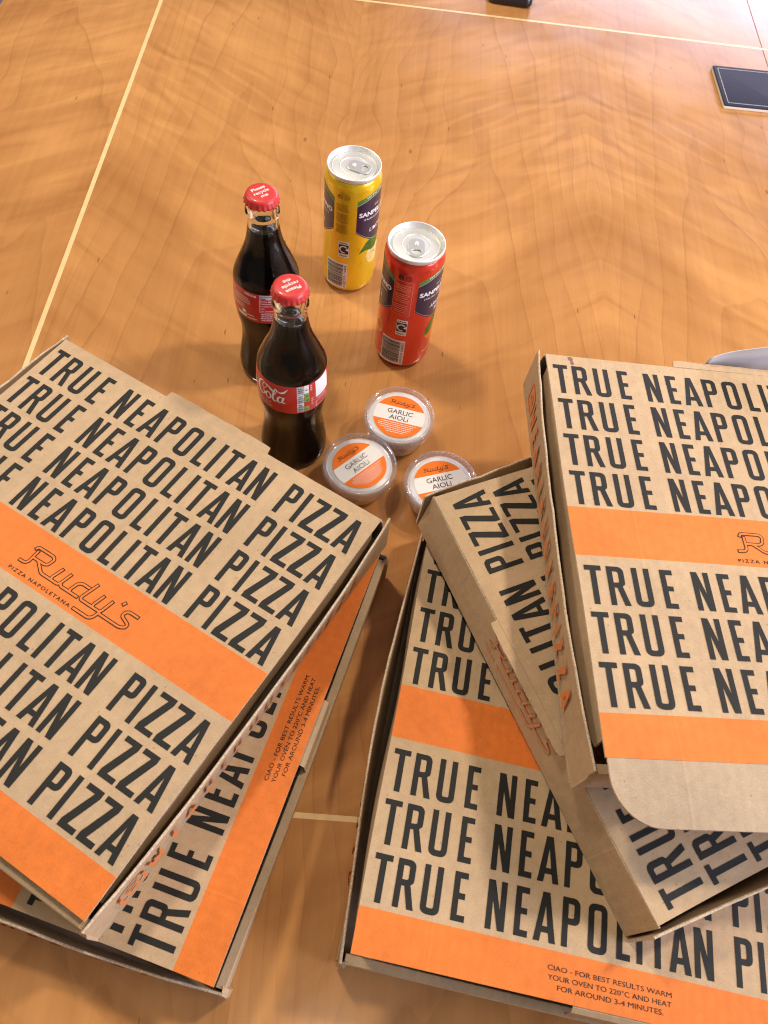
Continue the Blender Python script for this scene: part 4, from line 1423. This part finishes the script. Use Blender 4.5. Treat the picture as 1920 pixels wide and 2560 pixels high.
# ------------------------------------------------------------------ coaster, handset, paper
DARKLEATHER = plain('navy_black_leather', (0.028, 0.028, 0.050), 0.65, bump=0.25, bscale=700, var=0.15, Specular_IOR_Level=0.15)
THREAD = plain('white_thread', (0.72, 0.72, 0.74), 0.6)
PALEEDGE = plain('pale_board_edge', (0.78, 0.74, 0.62), 0.4)


def rounded_slab(w_, d_, h, r, z0, bev, n=6):
    """block with rounded plan corners and softened top edge, centred"""
    mb = MB()
    def ring(inset, z):
        out = []
        for cx, cy, a0 in ((w_ / 2 - r, d_ / 2 - r, 0), (-w_ / 2 + r, d_ / 2 - r, 90), (-w_ / 2 + r, -d_ / 2 + r, 180), (w_ / 2 - r, -d_ / 2 + r, 270)):
            for i in range(n + 1):
                a = math.radians(a0 + 90 * i / n)
                out.append((cx + max(1e-5, r - inset) * math.cos(a), cy + max(1e-5, r - inset) * math.sin(a), z))
        return out
    rings = [ring(bev * 0.5, z0), ring(0, z0 + bev * 0.5), ring(0, z0 + h - bev), ring(bev * 0.12, z0 + h - bev * 0.5), ring(bev * 0.45, z0 + h - bev * 0.15), ring(bev, z0 + h)]
    m_ = len(rings[0])
    V = [p for rg in rings for p in rg]
    F = [list(range(m_))[::-1], [5 * m_ + i for i in range(m_)]]
    for k in range(5):
        for i in range(m_):
            F.append([k * m_ + i, k * m_ + (i + 1) % m_, (k + 1) * m_ + (i + 1) % m_, (k + 1) * m_ + i])
    mb.add(V, F)
    return mb


c0, c1, c3 = Vector((0.3667, 1.2150)), Vector((0.3781, 1.1179)), Vector((0.4543, 1.2281))
ang = math.atan2((c1 - c0).y, (c1 - c0).x) + PI / 2
cd = 0.0975
ctr = c0 + (c1 - c0) * 0.5 + Vector((math.cos(ang), math.sin(ang))) * (cd / 2)
co = empty('coaster', 'square black leather coaster with white stitching at the right edge of the table', 'coaster', Matrix.Translation((ctr.x, ctr.y, 0)) @ Matrix.Rotation(ang, 4, 'Z'))
obj('board', rounded_slab(cd, cd, 0.0034, 0.002, 0.0003, 0.0006).mesh('board'), PALEEDGE, co)
obj('leather_top', rounded_slab(cd - 0.0006, cd - 0.0006, 0.0018, 0.003, 0.0037, 0.0010).mesh('leather_top', True), DARKLEATHER, co)
mb = MB()
hs_ = cd / 2 - 0.0068
for (ax, ay, bx, by) in ((-1, -1, 1, -1), (1, -1, 1, 1), (1, 1, -1, 1), (-1, 1, -1, -1)):
    n = 26
    for i in range(n):
        t0, t1 = (i + 0.08) / n, (i + 0.86) / n
        p = Vector((ax + (bx - ax) * t0, ay + (by - ay) * t0)) * hs_
        q = Vector((ax + (bx - ax) * t1, ay + (by - ay) * t1)) * hs_
        d = (q - p).normalized()
        nn = Vector((-d.y, d.x)) * 0.0005
        zz, zt = 0.0054, 0.0061
        mb.add([(*(p + nn), zz), (*(q + nn), zz), (*(q - nn), zz), (*(p - nn), zz), (*((p + q) / 2 + nn * 0.4), zt), (*((p + q) / 2 - nn * 0.4), zt)],
               [(0, 1, 4), (1, 2, 5, 4), (2, 3, 5), (3, 0, 4, 5)])
obj('stitching', mb.mesh('stitching'), THREAD, co)['kind'] = 'stuff'

PH = math.radians(2.5)
ph = empty('handset', 'black device with rounded corners at the top edge, beyond the inlay line', 'device', Matrix.Translation((0.0560, 1.3640, 0)) @ Matrix.Rotation(PH, 4, 'Z'))
BLK = plain('black_plastic', (0.012, 0.012, 0.015), 0.30, bump=0.05, bscale=500)
obj('case', rounded_slab(0.068, 0.150, 0.0150, 0.011, 0.0006, 0.006, 8).mesh('case', True), BLK, ph)
obj('screen', rounded_slab(0.060, 0.140, 0.0006, 0.007, 0.0156, 0.0003, 6).mesh('screen'), plain('dark_glass', (0.006, 0.006, 0.008), 0.05), ph)

# curled sheet of white paper behind the top box
mb = MB()
P0, P1, P2 = Vector((0.2535, 0.4960, 0.1470)), Vector((0.290, 0.510, 0.1580)), Vector((0.380, 0.525, 0.1790))
na, nb = 20, 8
V, F = [], []
for i in range(na + 1):
    t = i / na
    top = (1 - t) ** 2 * P0 + 2 * t * (1 - t) * P1 + t * t * P2
    for j in range(nb + 1):
        s_ = j / nb
        drop = Vector((0.018 * s_, -0.004 + 0.05 * s_ - 0.03 * s_ * s_, -(top.z - 0.004) * s_))
        q = top + drop + Vector((0, 0.0012 * math.sin(9 * t + 4 * s_), 0.0))
        V.append(tuple(q))
for i in range(na):
    for j in range(nb):
        a = i * (nb + 1) + j
        F.append((a, a + nb + 1, a + nb + 2, a + 1))
mb.add(V, F)
sheet = obj('paper_sheet', mb.mesh('paper_sheet', True), plain('white_paper', (0.60, 0.56, 0.55), 0.8, bump=0.3, bscale=60))
sol = sheet.modifiers.new('thickness', 'SOLIDIFY')
sol.thickness = 0.0006
sheet['label'] = 'curled sheet of white paper rising behind the top right pizza box'
sheet['category'] = 'paper'
